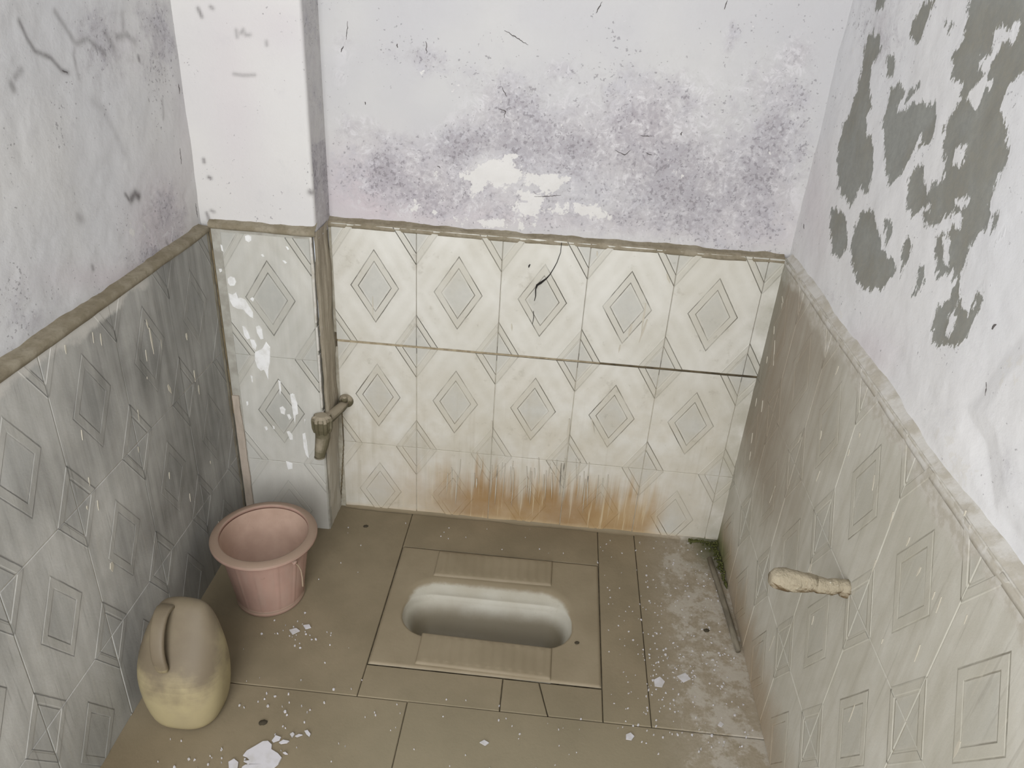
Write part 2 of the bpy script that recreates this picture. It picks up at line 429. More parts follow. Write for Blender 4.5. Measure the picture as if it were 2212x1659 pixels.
# ---- corner pillar (front and right face)
M_PILLAR = plaster_mat('pillar_plaster', (198, 196, 196), (203, 201, 199))
prof = [(XL - 0.04, YP + 0.012), ] + [(x, YP + 0.012) for x in np.linspace(XL - 0.035, XP - 0.006, 72)] + [(XP - 0.002, YP + 0.0135), (XP, YP + 0.018)] + [(XP, y) for y in np.linspace(YP + 0.024, YB + 0.04, 20)]
zs = ticks([(0.80, 1.45, 0.0035), (1.45, ZC, 0.16)])
n = len(prof); P = np.array(prof)
S = np.concatenate([[0], np.cumsum(np.hypot(*np.diff(P, axis=0).T))])
UU, ZZ = np.meshgrid(np.arange(n), zs); UU = UU.ravel(); ZZ = ZZ.ravel()
px_ = P[UU, 0]; py_ = P[UU, 1]; ss_ = S[UU]
A = attrs_zero(len(UU))
front = py_ < YP + 0.02
A['pink'] = blobs(px_, ZZ, 1, YP + .012, [(500, 200, 60, 200, .3), (600, 60, 60, 60, .25)]) * front
A['vein'] = lines_mask(px_, ZZ, 1, YP + .012, [([(428, 18), (436, 36)], .003, .8), ([(455, 15), (460, 18)], .003, .7), ([(510, 65), (512, 80)], .002, .5), ([(520, 72), (525, 64), (530, 76), (540, 75)], .002, .5), ([(505, 160), (525, 163), (550, 162)], .003, .5), ([(575, 90), (576, 97)], .002, .6),
     ([(451, 383), (455, 385)], .003, 1.), ([(670, 415), (672, 417)], .006, .9), ([(456, 455), (462, 458)], .003, .7), ([(440, 344), (441, 350)], .003, .9), ([(446, 460), (452, 478)], .003, .8)]) * front
A['mold'] = (~front) * (0.25 + 0.3 * fnoise(py_ * 3, ZZ, 9, 77)) + (~front) * 0.3 * (ZZ < 1.0)  # greyer tone over the whole side face, stronger low down
rel = (fnoise(ss_, ZZ, 7, 63) - .5) * 0.004
WALL_PILLAR = mk('wall_pillar', np.c_[px_, py_ + np.where(front, rel, 0), ZZ], grid_faces(n, len(zs)), M_PILLAR, smooth=True, attrs=A, kind='structure',
    label='white plastered corner pillar standing left of the back wall')

# ---- cracks and chips standing out of the plaster
g = G('crack_shadow'); M_CRACK = g.done((92, 87, 86), .95, spec=.05)
for wname, wall, axis, val in (('back', WALL_BACK, 1, YBP), ('left', WALL_LEFT, 0, XLP), ('right', WALL_RIGHT, 0, XRP)):
    us_, zs_, pts_ = SURF[wname]; rk = random.Random(len(wname)); bm = bmesh.new()
    for pl_, wd, st in CRACKS[wname]:
        P_ = px_uv(pl_, axis, val); path = []
        for a, b in zip(P_[:-1], P_[1:]):
            n = max(2, int(math.hypot(b[0] - a[0], b[1] - a[1]) / .003))
            for i in range(n + 1): path.append((a[0] + (b[0] - a[0]) * i / n + rk.uniform(-.0012, .0012), a[1] + (b[1] - a[1]) * i / n + rk.uniform(-.0008, .0008)))
        q3 = []
        for u_, z_ in path:
            iu = int(np.clip(np.searchsorted(us_, u_), 0, len(us_) - 1)); iz = int(np.clip(np.searchsorted(zs_, z_), 0, len(zs_) - 1))
            w = pts_[iz * len(us_) + iu]
            q3.append((u_, w[1], z_) if axis == 1 else (w[0], u_, z_))
        nn = len(q3); rr = [.0003 + (.0004 + wd * .16 * st) * math.sin(math.pi * (i + .5) / nn) * rk.uniform(.5, 1.1) for i in range(nn)]
        v, f = tube(q3, rr, 6); vv = [bm.verts.new(x) for x in v]
        for x in f: bm.faces.new([vv[i] for i in x])
    mkbm('crack', bm, M_CRACK, wall, smooth=True)

# ---- shell behind the camera: front wall with doorway and ventilator, ceiling
M_SHELL = plaster_mat('shell_plaster', (204, 203, 204), (210, 208, 206))
bm = bmesh.new(); y0, y1 = YF - 0.12, YF
DX0, DX1, DZ = -0.20, 0.66, 2.05
VX0, VX1, VZ0, VZ1 = -0.22, 0.80, 2.22, 2.62
for a, b in (((XL - .1, y0, 0), (DX0, y1, DZ)), ((DX1, y0, 0), (XR + .1, y1, DZ)), ((XL - .1, y0, DZ), (XR + .1, y1, VZ0)),
             ((XL - .1, y0, VZ0), (VX0, y1, VZ1)), ((VX1, y0, VZ0), (XR + .1, y1, VZ1)), ((XL - .1, y0, VZ1), (XR + .1, y1, ZC))):
    box(bm, a, b)
mkbm('wall_front', bm, M_SHELL, kind='structure', label='front wall with the doorway and ventilator opening behind the viewer')
bm = bmesh.new(); box(bm, (XL - .1, YF - .12, ZC), (XR + .1, YB + .1, ZC + .1))
mkbm('ceiling', bm, M_SHELL, kind='structure', label='flat plastered ceiling of the cubicle')

# ------------------------------------------------------------------ mortar ledges along the top of the tiles
g = G('dusty_mortar'); p = g.pos(); n1 = g.noise(p, 25, detail=6, rough=.65); n2 = g.noise(p, 120, detail=4)
c = g.mix(n1.ss(.35, .65), (126, 117, 99), (146, 138, 121)); c = g.mix(n2.ss(.5, .8) * .5, c, (104, 96, 80))
M_MORTAR = g.done(c, .95, n1 + n2 * .4, .002, .8, spec=.1)
g = G('limewashed_mortar'); p = g.pos(); n1 = g.noise(p, 18, detail=6, rough=.65); n2 = g.noise(p, 110, detail=4)
c = g.mix(n1.ss(.42, .6), (194, 191, 185), (174, 168, 156)); c = g.mix(n2.ss(.6, .8) * .3, c, (150, 143, 130))
M_LIMEMORTAR = g.done(c, .95, n1 + n2 * .4, .002, .8, spec=.1)

def ledge(name, a, b, out, zt, depth, lip, rise, mat, parent, seed, wob=0.006):
    """ragged mortar fillet from a to b (xy), facing `out`; its top slopes from the plaster to the tile edge"""
    a = np.array(a, float); b = np.array(b, float); out = np.array(out, float)
    L = np.hypot(*(b - a)); n = max(8, int(L / 0.006)); VV = []
    for i in range(n + 1):
        t = i / n; q = a + (b - a) * t; s = t * L
        w1 = (float(fnoise(s, 1.3, 22, seed)) - .5) * wob * 2; w2 = (float(fnoise(s, 7.7, 35, seed + 3)) - .5) * wob; w3 = (float(fnoise(s, 3.1, 12, seed + 5)) - .5) * wob * 2
        sec = [(-depth - .006, zt + rise + w1 + .004), (-depth + w3 * .5 + .001, zt + rise + w1), (-depth * .5 + w3 * .3, zt + rise * .45 + w2), (-.001 + lip * .6 + w2 * .3, zt + .001 + w2 * .4), (lip + w2 * .2, zt - .006 + w1 * .3), (lip * .6, zt - .012 + w3 * .6), (-.006, zt - .013 + w3 * .6)]
        for o, z in sec: VV.append((q[0] + out[0] * o, q[1] + out[1] * o, z))
    m_ = 7; F = []
    for i in range(n):
        for j in range(m_ - 1): F.append((i * m_ + j, i * m_ + j + 1, (i + 1) * m_ + j + 1, (i + 1) * m_ + j))
    bm = bmesh.new(); vs = [bm.verts.new(v) for v in VV]
    for f in F: bm.faces.new([vs[i] for i in f])
    return mkbm(name, bm, mat, parent, smooth=True)
ledge('mortar_ledge', (XP, YB), (XR, YB), (0, -1), J01, .018, .003, .006, M_MORTAR, WALL_BACK, 11)
ledge('mortar_ledge', (XL, YF), (XL, YP), (1, 0), J01, .021, .004, .004, M_MORTAR, WALL_LEFT, 12, .004)
ledge('mortar_ledge', (XR, YB), (XR, YF), (-1, 0), J01, .015, .001, .014, M_LIMEMORTAR, WALL_RIGHT, 13, .004)
ledge('mortar_ledge', (XL, YP), (XP + .002, YP), (0, -1), J01 + .008, .016, .003, .008, M_MORTAR, WALL_PILLAR, 14, .006)
# ------------------------------------------------------------------ tiles
CW, CH = 0.0575, 0.0920      # half size of the moulded diamond
CQW, CQH = 0.0545, 0.0860    # the corner diamonds
def tile_mat(name, grime):
    g = G(name); p = g.pos(); o = g.obj()
    u, _, v = g.xyz(o); x, y, z = g.xyz(p)
    au = u.abs(); av = v.abs()
    d1 = au / CW + av / CH
    d2 = (0.1 - au) / CQW + (0.15 - av) / CQH
    n1 = g.noise(p, 12, detail=6, rough=.6); n2 = g.noise(p, 55, detail=5, rough=.65); n3 = g.noise(p, 220, detail=3)
    n4 = g.noise(p, 4, detail=4, off=(5, 2, 8))
    d = d1.min(d2)
    col = g.mix(n1.ss(.3, .7), (206, 204, 197), (196, 193, 184))
    # printed pattern: pale halo, grey heart
    halo = (d - 1.38).abs().ss(.30, .0)
    col = g.mix(halo * .35, col, (214, 212, 206))
    heart = d.ss(.72, .55)
    col = g.mix(heart * (n2 * .6 + .25), col, (172, 172, 167))
    ring = d.ss(1.02, .98) * d.ss(.66, .70)
    col = g.mix(ring * .35, col, (176, 172, 160))
    # fine dark lines where dirt has settled along the moulding
    wob = (n2 - .5) * .03
    dw = d + wob
    l1 = (dw - 1.0).abs().ss(.030, .012); l2 = (dw - .69).abs().ss(.028, .011)
    vis = (g.noise(p, 14, detail=3, off=(9, 4, 1)) * 1.3 + (u * v * 35.0)).ss(.38, .85)
    col = g.mix(((l1.max(l2)) * (vis * .85 + .2)).clamp(), col, (80, 76, 68))
    col = g.mix(n2.ss(.62, .8) * .25, col, (150, 146, 134))
    col, rough, hb = grime(g, col, x, y, z, p, n1, n2, n3, n4)
    return g.done(col, rough, n2 * .5 + n3 * .25 + hb, .0012, .6, spec=.35)

def streaks(g, p, sc, zs, off, axis):
    v = (sc, 3, zs) if axis == 1 else (3, sc, zs)
    return g.noise(p, vec=v, detail=4, rough=.6, off=off)

def grime_back(g, col, x, y, z, p, n1, n2, n3, n4):
    st = streaks(g, p, 38, 2.2, (0, 0, 0), 1); st2 = streaks(g, p, 95, 4.0, (4, 0, 2), 1)
    # hard water bloom low down
    bl = (z + (n1 - .5) * .12).ss(.30, .17) * (z + (n1 - .5) * .06).ss(.0, .10)
    col = g.mix(bl * n4.ss(.25, .6) * .45, col, (200, 195, 188))
    # dusty yellow cast to the left and low
    col = g.mix((z.ss(.62, .25) * n1.ss(.25, .65) * .4), col, (184, 174, 152))
    col = g.mix(n4.ss(.42, .68) * .38, col, (178, 173, 158))
    col = g.mix((st - .5).ss(.02, .22) * z.ss(.55, .2) * .35, col, (168, 160, 142))
    col = g.mix((n2 + (n1 - .5)).ss(.62, .8) * .3, col, (150, 144, 130))
    # brown urine scale with drips
    xr = (x.ss(.04, .36) * .75 + x.ss(.26, .40) * .25) * x.ss(.90, .82)
    top = (st - .5) * .22 + (st2 - .5) * .12 + x * .02
    br = (z + top).ss(.215, .075) * xr
    col = g.mix((br * (n1 * .5 + .72)).clamp() * .92, col, g.mix(n4.ss(.35, .65), (168, 140, 98), (146, 114, 70)))
    col = g.mix(br * (st2.ss(.56, .66)) * .6, col, (200, 186, 158))
    col = g.mix((z + (n1 - .5) * .02).ss(.02, .002) * .5, col, (190, 172, 140))
    col = g.mix(x.ss(.96, 1.03) * .35 * n1.ss(.3, .6), col, (150, 148, 134))
    return col, (.42 + n1 * .35), st2 * .1
def grime_left(g, col, x, y, z, p, n1, n2, n3, n4):
    st = streaks(g, p, 46, 3.0, (0, 0, 0), 0); st2 = streaks(g, p, 130, 6, (3, 1, 2), 0)
    col = g.mix(.35, col, (186, 187, 188))
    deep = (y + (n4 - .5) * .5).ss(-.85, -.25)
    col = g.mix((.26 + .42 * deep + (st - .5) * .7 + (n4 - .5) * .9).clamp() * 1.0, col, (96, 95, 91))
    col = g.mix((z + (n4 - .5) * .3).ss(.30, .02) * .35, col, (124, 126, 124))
    col = g.mix(st2.ss(.60, .78) * .34, col, (176, 172, 161))
    col = g.mix(st2.ss(.40, .28) * .30, col, (84, 82, 76))
    sc = g.noise(p, vec=(4, 190, 5), detail=2, off=(8, 3, 1)); col = g.mix(sc.ss(.68, .74) * n4.ss(.4, .6) * .5, col, (190, 186, 176))
    lime = (z + (n1 - .5) * .07 + (n2 - .5) * .02).ss(.782, .796) * (y + (n4 - .5) * .3).ss(-.34, -.46)
    col = g.mix(lime * .9, col, (196, 193, 187))
    return col, (.45 + n1 * .3), st2 * .15
def grime_right(g, col, x, y, z, p, n1, n2, n3, n4):
    st = streaks(g, p, 46, 2.6, (2, 0, 5), 0); st2 = streaks(g, p, 120, 5, (3, 7, 2), 0)
    col = g.mix((.58 + (n4 - .5) * 1.0 + (st - .5) * .6).clamp(), col, (164, 160, 146))
    deep = (y + (n4 - .5) * .45).ss(-.62, -.10) * (z + (n1 - .5) * .1).ss(.22, .42)
    col = g.mix((deep * .85 + (st - .5) * .4).clamp(), col, (138, 126, 110))
    low = (z + (st - .5) * .14).ss(.16, .03)
    col = g.mix(low * y.ss(-.95, -.55) * .6, col, (142, 118, 86))
    col = g.mix(st2.ss(.58, .75) * .36, col, (190, 184, 171))
    col = g.mix(st2.ss(.40, .28) * .25, col, (116, 108, 94))
    sc = g.noise(p, vec=(4, 190, 5), detail=2, off=(1, 3, 9)); col = g.mix(sc.ss(.68, .74) * n4.ss(.4, .6) * .5, col, (200, 195, 184))
    lime = (z + (n1 - .5) * .10 + (n2 - .5) * .03).ss(.770, .792)
    col = g.mix(lime * .9, col, g.mix(n2.ss(.4, .6), (190, 186, 178), (172, 166, 154)))
    cor = y.ss(-.10, -.02) * z.ss(.35, .5)
    col = g.mix(cor * .4, col, (130, 132, 120))
    moss = (y + (n1 - .5) * .08).ss(-.20, -.06) * (z + (n1 - .5) * .08).ss(.10, .02)
    col = g.mix(moss * .8, col, (92, 98, 56))
    return col, (.45 + n1 * .3), st2 * .15
def grime_pillar(g, col, x, y, z, p, n1, n2, n3, n4):
    st = streaks(g, p, 46, 2.6, (7, 0, 1), 1)
    col = g.mix((.34 + (st - .5) * .5 + (n4 - .5) * .5).clamp(), col, (140, 140, 134))
    col = g.mix((z + (n1 - .5) * .2).ss(.34, .16) * .55, col, (196, 194, 188))
    return col, (.45 + n1 * .3), st * .1
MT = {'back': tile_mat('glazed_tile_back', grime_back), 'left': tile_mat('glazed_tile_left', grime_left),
      'right': tile_mat('glazed_tile_right', grime_right), 'pillar': tile_mat('glazed_tile_pillar', grime_pillar)}

def tile_bm(u0=-.1, u1=.1, v0=-.15, v1=.15):
    """moulded tile: slab with bevelled edge, raised diamond ring and raised corner bars; cut to [u0,u1]x[v0,v1]"""
    bm = bmesh.new(); e = .0006; t = .009
    def q(*pts): bm.faces.new([bm.verts.new(p) for p in pts])
    a, b = .1 - e, .15 - e; ai, bi = a - .0012, b - .0012
    R0 = [(-a, -b), (a, -b), (a, b), (-a, b)]; R1 = [(-ai, -bi), (ai, -bi), (ai, bi), (-ai, bi)]
    q(*[(x, 0, z) for x, z in R1])
    for i in range(4):
        j = (i + 1) % 4
        q((R0[i][0], .0012, R0[i][1]), (R0[j][0], .0012, R0[j][1]), (R1[j][0], 0, R1[j][1]), (R1[i][0], 0, R1[i][1]))
        q((R0[i][0], t, R0[i][1]), (R0[j][0], t, R0[j][1]), (R0[j][0], .0012, R0[j][1]), (R0[i][0], .0012, R0[i][1]))
    h = -.0007
    def dia(s, w=CW, hh=CH): return [(w * s, 0), (0, hh * s), (-w * s, 0), (0, -hh * s)]
    o0, o1, i1, i0 = dia(1.0), dia(.96), dia(.72), dia(.685)
    for i in range(4):
        j = (i + 1) % 4
        q((o0[i][0], 0.0001, o0[i][1]), (o0[j][0], 0.0001, o0[j][1]), (o1[j][0], h, o1[j][1]), (o1[i][0], h, o1[i][1]))
        q((o1[i][0], h, o1[i][1]), (o1[j][0], h, o1[j][1]), (i1[j][0], h, i1[j][1]), (i1[i][0], h, i1[i][1]))
        q((i1[i][0], h, i1[i][1]), (i1[j][0], h, i1[j][1]), (i0[j][0], 0.0001, i0[j][1]), (i0[i][0], 0.0001, i0[i][1]))
    for sx in (-1, 1):
        for sz in (-1, 1):
            def L(s, y): return ((sx * (ai - CQW * s), y, sz * bi), (sx * ai, y, sz * (bi - CQH * s)))
            rows = [L(1.0, 0.0001), L(.96, h), L(.72, h), L(.685, 0.0001)]
            for r0, r1 in zip(rows[:-1], rows[1:]): q(r0[0], r0[1], r1[1], r1[0])
    for co, no, cut in (((u0, 0, 0), (-1, 0, 0), u0 > -.0995), ((u1, 0, 0), (1, 0, 0), u1 < .0995), ((0, 0, v0), (0, 0, -1), v0 > -.1495), ((0, 0, v1), (0, 0, 1), v1 < .1495)):
        if cut:
            bmesh.ops.bisect_plane(bm, geom=bm.verts[:] + bm.edges[:] + bm.faces[:], plane_co=co, plane_no=no, clear_outer=True)
            # side of the cut
    # orient all faces outwards (towards -y)
    for f in bm.faces:
        f.normal_update()
        if f.normal.y > 0.02: f.normal_flip()
    return bm
TILE_MESH = {}
def add_tile(wall, matkey, loc, rz, cut=(-.1, .1, -.15, .15), tilt=(0, 0), proud=0.0):
    key = (matkey,) + tuple(round(c, 4) for c in cut)
    if key not in TILE_MESH:
        bm = tile_bm(*cut); me = bpy.data.meshes.new('tile'); bm.to_mesh(me); bm.free(); me.materials.append(MT[matkey]); TILE_MESH[key] = me
    o = bpy.data.objects.new('tile', TILE_MESH[key]); COL.objects.link(o); o.parent = wall
    out = Vector((math.sin(rz), -math.cos(rz), 0))
    o.location = Vector(loc) + out * proud
    o.rotation_euler = (tilt[0], 0, rz + tilt[1])
    return o
ZR = [(J12 + J01) / 2, (J23 + J12) / 2, J23 - .15]
VC = [(-.15, .15), (-.15, .15), (-J23 + .15 + .0, .15)]
rt = random.Random(3)
def rtilt(s=.004): return (rt.uniform(-s, s) * .4, rt.uniform(-s, s))
# back wall
for r in range(3):
    for c in range(6):
        u1 = .1 if c < 5 else (XR - 1.0) - .1
        v0, v1 = VC[r]
        if r == 0: v0 = -.147
        if r == 1: v1 = .146
        add_tile(WALL_BACK, 'back', (.1 + .2 * c, YB, ZR[r]), 0, (-.1, u1, v0, v1), rtilt(.003), .002 if r == 0 else 0.0)
# left wall: local x runs towards +y
for r in range(3):
    for c in range(10):
        yc = -.215 - .2 * c
        u0 = max(-.1, YF - yc)
        if u0 > .095: continue
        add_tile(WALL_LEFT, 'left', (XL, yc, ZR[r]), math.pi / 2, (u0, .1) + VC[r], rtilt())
# right wall: local x runs towards -y
for r in range(3):
    for c in range(11):
        yc = .123 - .1 - .0 - .2 * c - .1 + .0
        yc = -.077 - .2 * c
        u0 = -.077 if c == 0 else -.1
        u1 = min(.1, yc - YF)
        if u1 < -.095: continue
        add_tile(WALL_RIGHT, 'right', (XR, yc, ZR[r] + .003), -math.pi / 2, (u0, u1) + VC[r], rtilt())
# pillar
for r in range(3):
    v0, v1 = VC[r]
    add_tile(WALL_PILLAR, 'pillar', (-.1174, YP, ZR[r] - .010), 0, (-.1, .1, v0 if r < 2 else v0 + .010, v1), (0, 0))
# grout beds behind the tiles
g = G('grout_bed'); p = g.pos(); n1 = g.noise(p, 30, detail=5); n2 = g.noise(p, 7, detail=4)
M_GROUT = g.done(g.mix(n1.ss(.35, .65), (176, 171, 158), (150, 144, 128)), .9, n1, .001, .5, spec=.1)
g = G('grimy_grout_bed'); p = g.pos(); n1 = g.noise(p, 30, detail=5)
M_GROUT_D = g.done(g.mix(n1.ss(.35, .65), (84, 76, 62), (120, 108, 86)), .9, n1, .001, .5, spec=.1)
g = G('grey_grout_bed'); p = g.pos(); n1 = g.noise(p, 30, detail=5)
M_GROUT_P = g.done(g.mix(n1.ss(.35, .65), (170, 168, 160), (150, 147, 138)), .9, n1, .001, .5, spec=.1)
def bed(parent, a, b, mat):
    bm = bmesh.new(); box(bm, a, b); return mkbm('grout_bed', bm, mat, parent)
D = .0013
bm = bmesh.new(); rj = random.Random(4)
for i in range(62):
    x0 = .002 + i * .0105; t = i / 62
    box(bm, (x0, YB - .0012 + .004 * t + .001 * float(fnoise(x0, 1, 40, 3)), J12 - .0042), (x0 + .0106, YB + .008, J12 + .0034 - .002 * float(fnoise(x0, 2, 30, 6))))
g = G('tan_joint_mortar'); p = g.pos(); n1 = g.noise(p, 60, detail=5)
mkbm('joint_mortar', bm, g.done(g.mix(n1.ss(.35, .65), (168, 156, 132), (142, 130, 108)), .9, n1, .001, .5, spec=.1), WALL_BACK)
bed(WALL_BACK, (XP - .05, YB + D, 0), (XR + .01, YB + .016, J12 - .02), M_GROUT)
bed(WALL_BACK, (XP, YB + .005, J12 - .02), (XR + .01, YB + .016, J12 + .02), M_GROUT_D)
bed(WALL_BACK, (XP, YB + D, J12 + .02), (XR + .01, YB + .016, J01 - .003), M_GROUT)
bed(WALL_LEFT, (XL - .018, YF, 0), (XL - D, YP + .01, J01 - .003), M_GROUT)
bed(WALL_RIGHT, (XR + D, YF, 0), (XR + .016, YB + .01, J01), M_GROUT)
bed(WALL_PILLAR, (XL + .003, YP + .0012, 0), (XP - .008, YP + .020, J01 + .002), M_GROUT_P)

# cement-rendered right flank of the pillar and the cement strip in its left corner
g = G('rough_cement'); p = g.pos(); st = g.noise(p, vec=(60, 60, 5), detail=5, rough=.65); n2 = g.noise(p, 90, detail=4)
c = g.mix(st.ss(.35, .65), (176, 167, 150), (148, 139, 124)); c = g.mix(n2.ss(.55, .75) * .4, c, (182, 176, 162))
x, y, z = g.xyz(p); c = g.mix(z.ss(.34, .12) * .75, c, (190, 186, 176))
M_CEMENT = g.done(c, .92, st + n2 * .4, .003, .8, spec=.12)
ys = np.linspace(YP + .004, YB + .004, 22); zs = ticks([(0, J01 + .004, .008)])
U, Z = np.meshgrid(ys, zs); U = U.ravel(); Z = Z.ravel()
swell = .006 * np.clip((.12 - Z) / .12, 0, 1) ** 1.5
xx = XP + .001 + (fnoise(U, Z, 14, 91) - .5) * .010 + (fnoise(U * 4, Z, 12, 95) - .5) * .005 - .004 * (U < YP + .010) - .028 * np.clip((.30 - Z) / .30, 0, 1) * 0.6 + swell
mk('cement_render', np.c_[xx, U, Z], grid_faces(len(ys), len(zs)), M_CEMENT, WALL_PILLAR, smooth=True)
g = G('pinkish_cement'); p = g.pos(); n1 = g.noise(p, vec=(40, 40, 12), detail=5)
M_PINKCEM = g.done(g.mix(n1.ss(.35, .65), (176, 164, 152), (158, 148, 136)), .9, n1, .002, .6, spec=.1)
bm = bmesh.new()
for i in range(28):
    z0 = i * .014; w = .013 + .005 * float(fnoise(z0, 0, 20, 8)) + .004 * (1 - i / 28)
    box(bm, (XL + .004, YP - .0016 - .002 * float(fnoise(z0, 4, 30, 3)), z0), (XL + .005 + w, YP + .01, z0 + .0145))
mkbm('cement_strip', bm, M_PINKCEM, WALL_PILLAR)
bm = bmesh.new(); box(bm, (XL + .0005, YP - .0004, .34), (XL + .0042, YP + .01, J01 - .004)); mkbm('open_joint', bm, M_GROUT_D, WALL_PILLAR)
bm = bmesh.new()
for i in range(22):
    z0 = .012 + i * .0135; xo = .001 + .0015 * float(fnoise(z0, 3, 20, 2)) - .018 * max(0, (.2 - z0) / .2)
    box(bm, (xo, YB - .0012, z0), (xo + .0028, YB + .004, z0 + .0137))
mkbm('open_joint', bm, M_GROUT_D, WALL_PILLAR)
# chipped tile edge trim down the pillar's right edge
bm = bmesh.new()
for i in range(46):
    z0 = .26 + i * .012
    if float(fnoise(z0, 1, 25, 5)) < .36: continue
    box(bm, (-.0165, YP - .0005, z0), (-.0165 + .003 + .003 * float(fnoise(z0, 2, 40, 6)), YP + .012, z0 + .0122))
mkbm('mortar_edge', bm, M_LIMEMORTAR, WALL_PILLAR)

# ------------------------------------------------------------------ floor
g = G('dusty_floor_stone'); p = g.pos(); x, y, z = g.xyz(p)
n1 = g.noise(p, 6, detail=6, rough=.6); n2 = g.noise(p, 40, detail=6, rough=.68); n3 = g.noise(p, 170, detail=4, rough=.7); n4 = g.noise(p, 14, detail=5, off=(4, 4, 4))
c = g.mix(n1.ss(.3, .7), (134, 122, 100), (122, 111, 90))
c = g.mix(y.ss(-.45, -.75) * x.ss(.0, .35) * .4, c, (136, 130, 109))
right = x.ss(.78, .92)
c = g.mix((right * (n2 * 1.3 + (n3 - .5) * 1.2)).clamp() * .9, c, (160, 150, 134))
sp = (right * .62 + (n4 - .5) * 1.4 + (n2 - .5) * 1.0 + (n3 - .5) * .5).ss(.50, .78)
c = g.mix(sp * .5, c, (182, 177, 168))
c = g.mix(n3.ss(.66, .78) * .35, c, (86, 79, 64))
c = g.mix((n2 + (n4 - .5) * .5).ss(.68, .8) * .4, c, (88, 82, 68))
moss = (y + (n4 - .5) * .1).ss(-.16, -.03) * (x + (n4 - .5) * .08).ss(.93, 1.0)
c = g.mix(moss * .8, c, (70, 74, 44))
c = g.mix((x + (n4 - .5) * .1).ss(-.05, -.2) * y.ss(-.7, -.85) * .5, c, (104, 90, 68))
M_FLOOR = g.done(c, (.55 + n1 * .35), n2 * .6 + n3 * .4 + n1 * .5, .0015, .6, spec=.3)
g = G('floor_bed_mortar'); p = g.pos(); n1 = g.noise(p, 60, detail=5)
M_BED = g.done(g.mix(n1.ss(.4, .6), (80, 72, 58), (104, 95, 78)), .95, n1, .002, .6, spec=.1)

PX0, PX1, PY0, PY1 = .190, .706, -.533, -.143       # the pan's rectangle
bm = bmesh.new()
X0, X1, Y0, Y1 = XL - .05, XR + .05, YF - .12, YB + .05
for a, b in (((X0, Y0), (X1, PY0 + .02)), ((X0, PY1 - .02), (X1, Y1)), ((X0, PY0 + .02), (PX0 + .02, PY1 - .02)), ((PX1 - .02, PY0 + .02), (X1, PY1 - .02))):
    box(bm, (a[0], a[1], -.06), (b[0], b[1], -.006))
FLOOR = mkbm('floor', bm, M_BED, kind='structure', label='dusty brown stone slab floor around the squat toilet')
def slab(x0, x1, y0, y1, name='floor_slab', gap=.0007, dz=0.0, tiltx=0., poly=None):
    bm = bmesh.new()
    pts = poly or [(x0 + gap, y0 + gap), (x1 - gap, y0 + gap), (x1 - gap, y1 - gap), (x0 + gap, y1 - gap)]
    cx = sum(q[0] for q in pts) / len(pts); cy = sum(q[1] for q in pts) / len(pts)
    def ins(q, d): return (q[0] + (d if q[0] < cx else -d), q[1] + (d if q[1] < cy else -d))
    rings = [[(q[0], q[1], -.02) for q in pts], [(q[0], q[1], -.0015 + dz) for q in pts], [ins(q, .0015) + (dz,) for q in pts]]
    vs = [[bm.verts.new((v[0], v[1], v[2] + tiltx * (v[0] - cx))) for v in r] for r in rings]
    n = len(pts)
    for a, b in zip(vs[:-1], vs[1:]):
        for i in range(n): bm.faces.new((a[i], a[(i + 1) % n], b[(i + 1) % n], b[i]))
    bm.faces.new(vs[-1])
    return mkbm(name, bm, M_FLOOR, FLOOR)
slab(XL - .02, PX0, -.617, YB + .02, dz=.000)
slab(PX0, PX1, PY1, YB + .02, dz=.0006)
slab(PX1, .806, -.617, YB + .02, dz=.0012)
slab(.806, XR + .02, -.617, YB + .02, dz=.0022)
slab(PX0, .490, -.617, PY0, dz=.0002)
slab(.490, .590, 0, 0, poly=[(.4912, -.6158), (.5900, -.6158), (.5680, PY0 - .0012), (.4912, PY0 - .0012)])
slab(.590, PX1, 0, 0, poly=[(.5924, -.6158), (.7048, -.6158), (.7048, PY0 - .0012), (.5704, PY0 - .0012)])
slab(XL - .02, .297, -1.25, -.617, dz=-.0004)
slab(.297, XR + .02, -1.25, -.617, dz=.0004)
slab(XL - .02, .36, YF - .12, -1.25)
slab(.36, XR + .02, YF - .12, -1.25)
# low cement fillet where the right wall meets the floor, and back wall foot
def fillet(a, b, out, r, parent, seed, mat):
    a = np.array(a); b = np.array(b); out = np.array(out); L = np.hypot(*(b - a)); n = int(L / .012); VV = []; F = []
    for i in range(n + 1):
        q = a + (b - a) * i / n; rr = r * (.5 + 1.0 * float(fnoise(i * .012, .7, 14, seed)))
        for s in range(6):
            t = s / 5; ang = t * math.pi / 2
            o = rr * (1 - math.sin(ang)); zz = rr * (1 - math.cos(ang))
            VV.append((q[0] + out[0] * (o - .001), q[1] + out[1] * (o - .001), zz - .0005 + .002))
    for i in range(n):
        for s in range(5): F.append((i * 6 + s, i * 6 + s + 1, i * 6 + 7 + s, i * 6 + 6 + s))
    bm = bmesh.new(); vs = [bm.verts.new(v) for v in VV]
    for f in F: bm.faces.new([vs[i] for i in f])
    return mkbm('cement_fillet', bm, mat, parent, smooth=True)
fillet((.0, YB), (XR, YB), (0, -1), .010, FLOOR, 71, M_FLOOR)

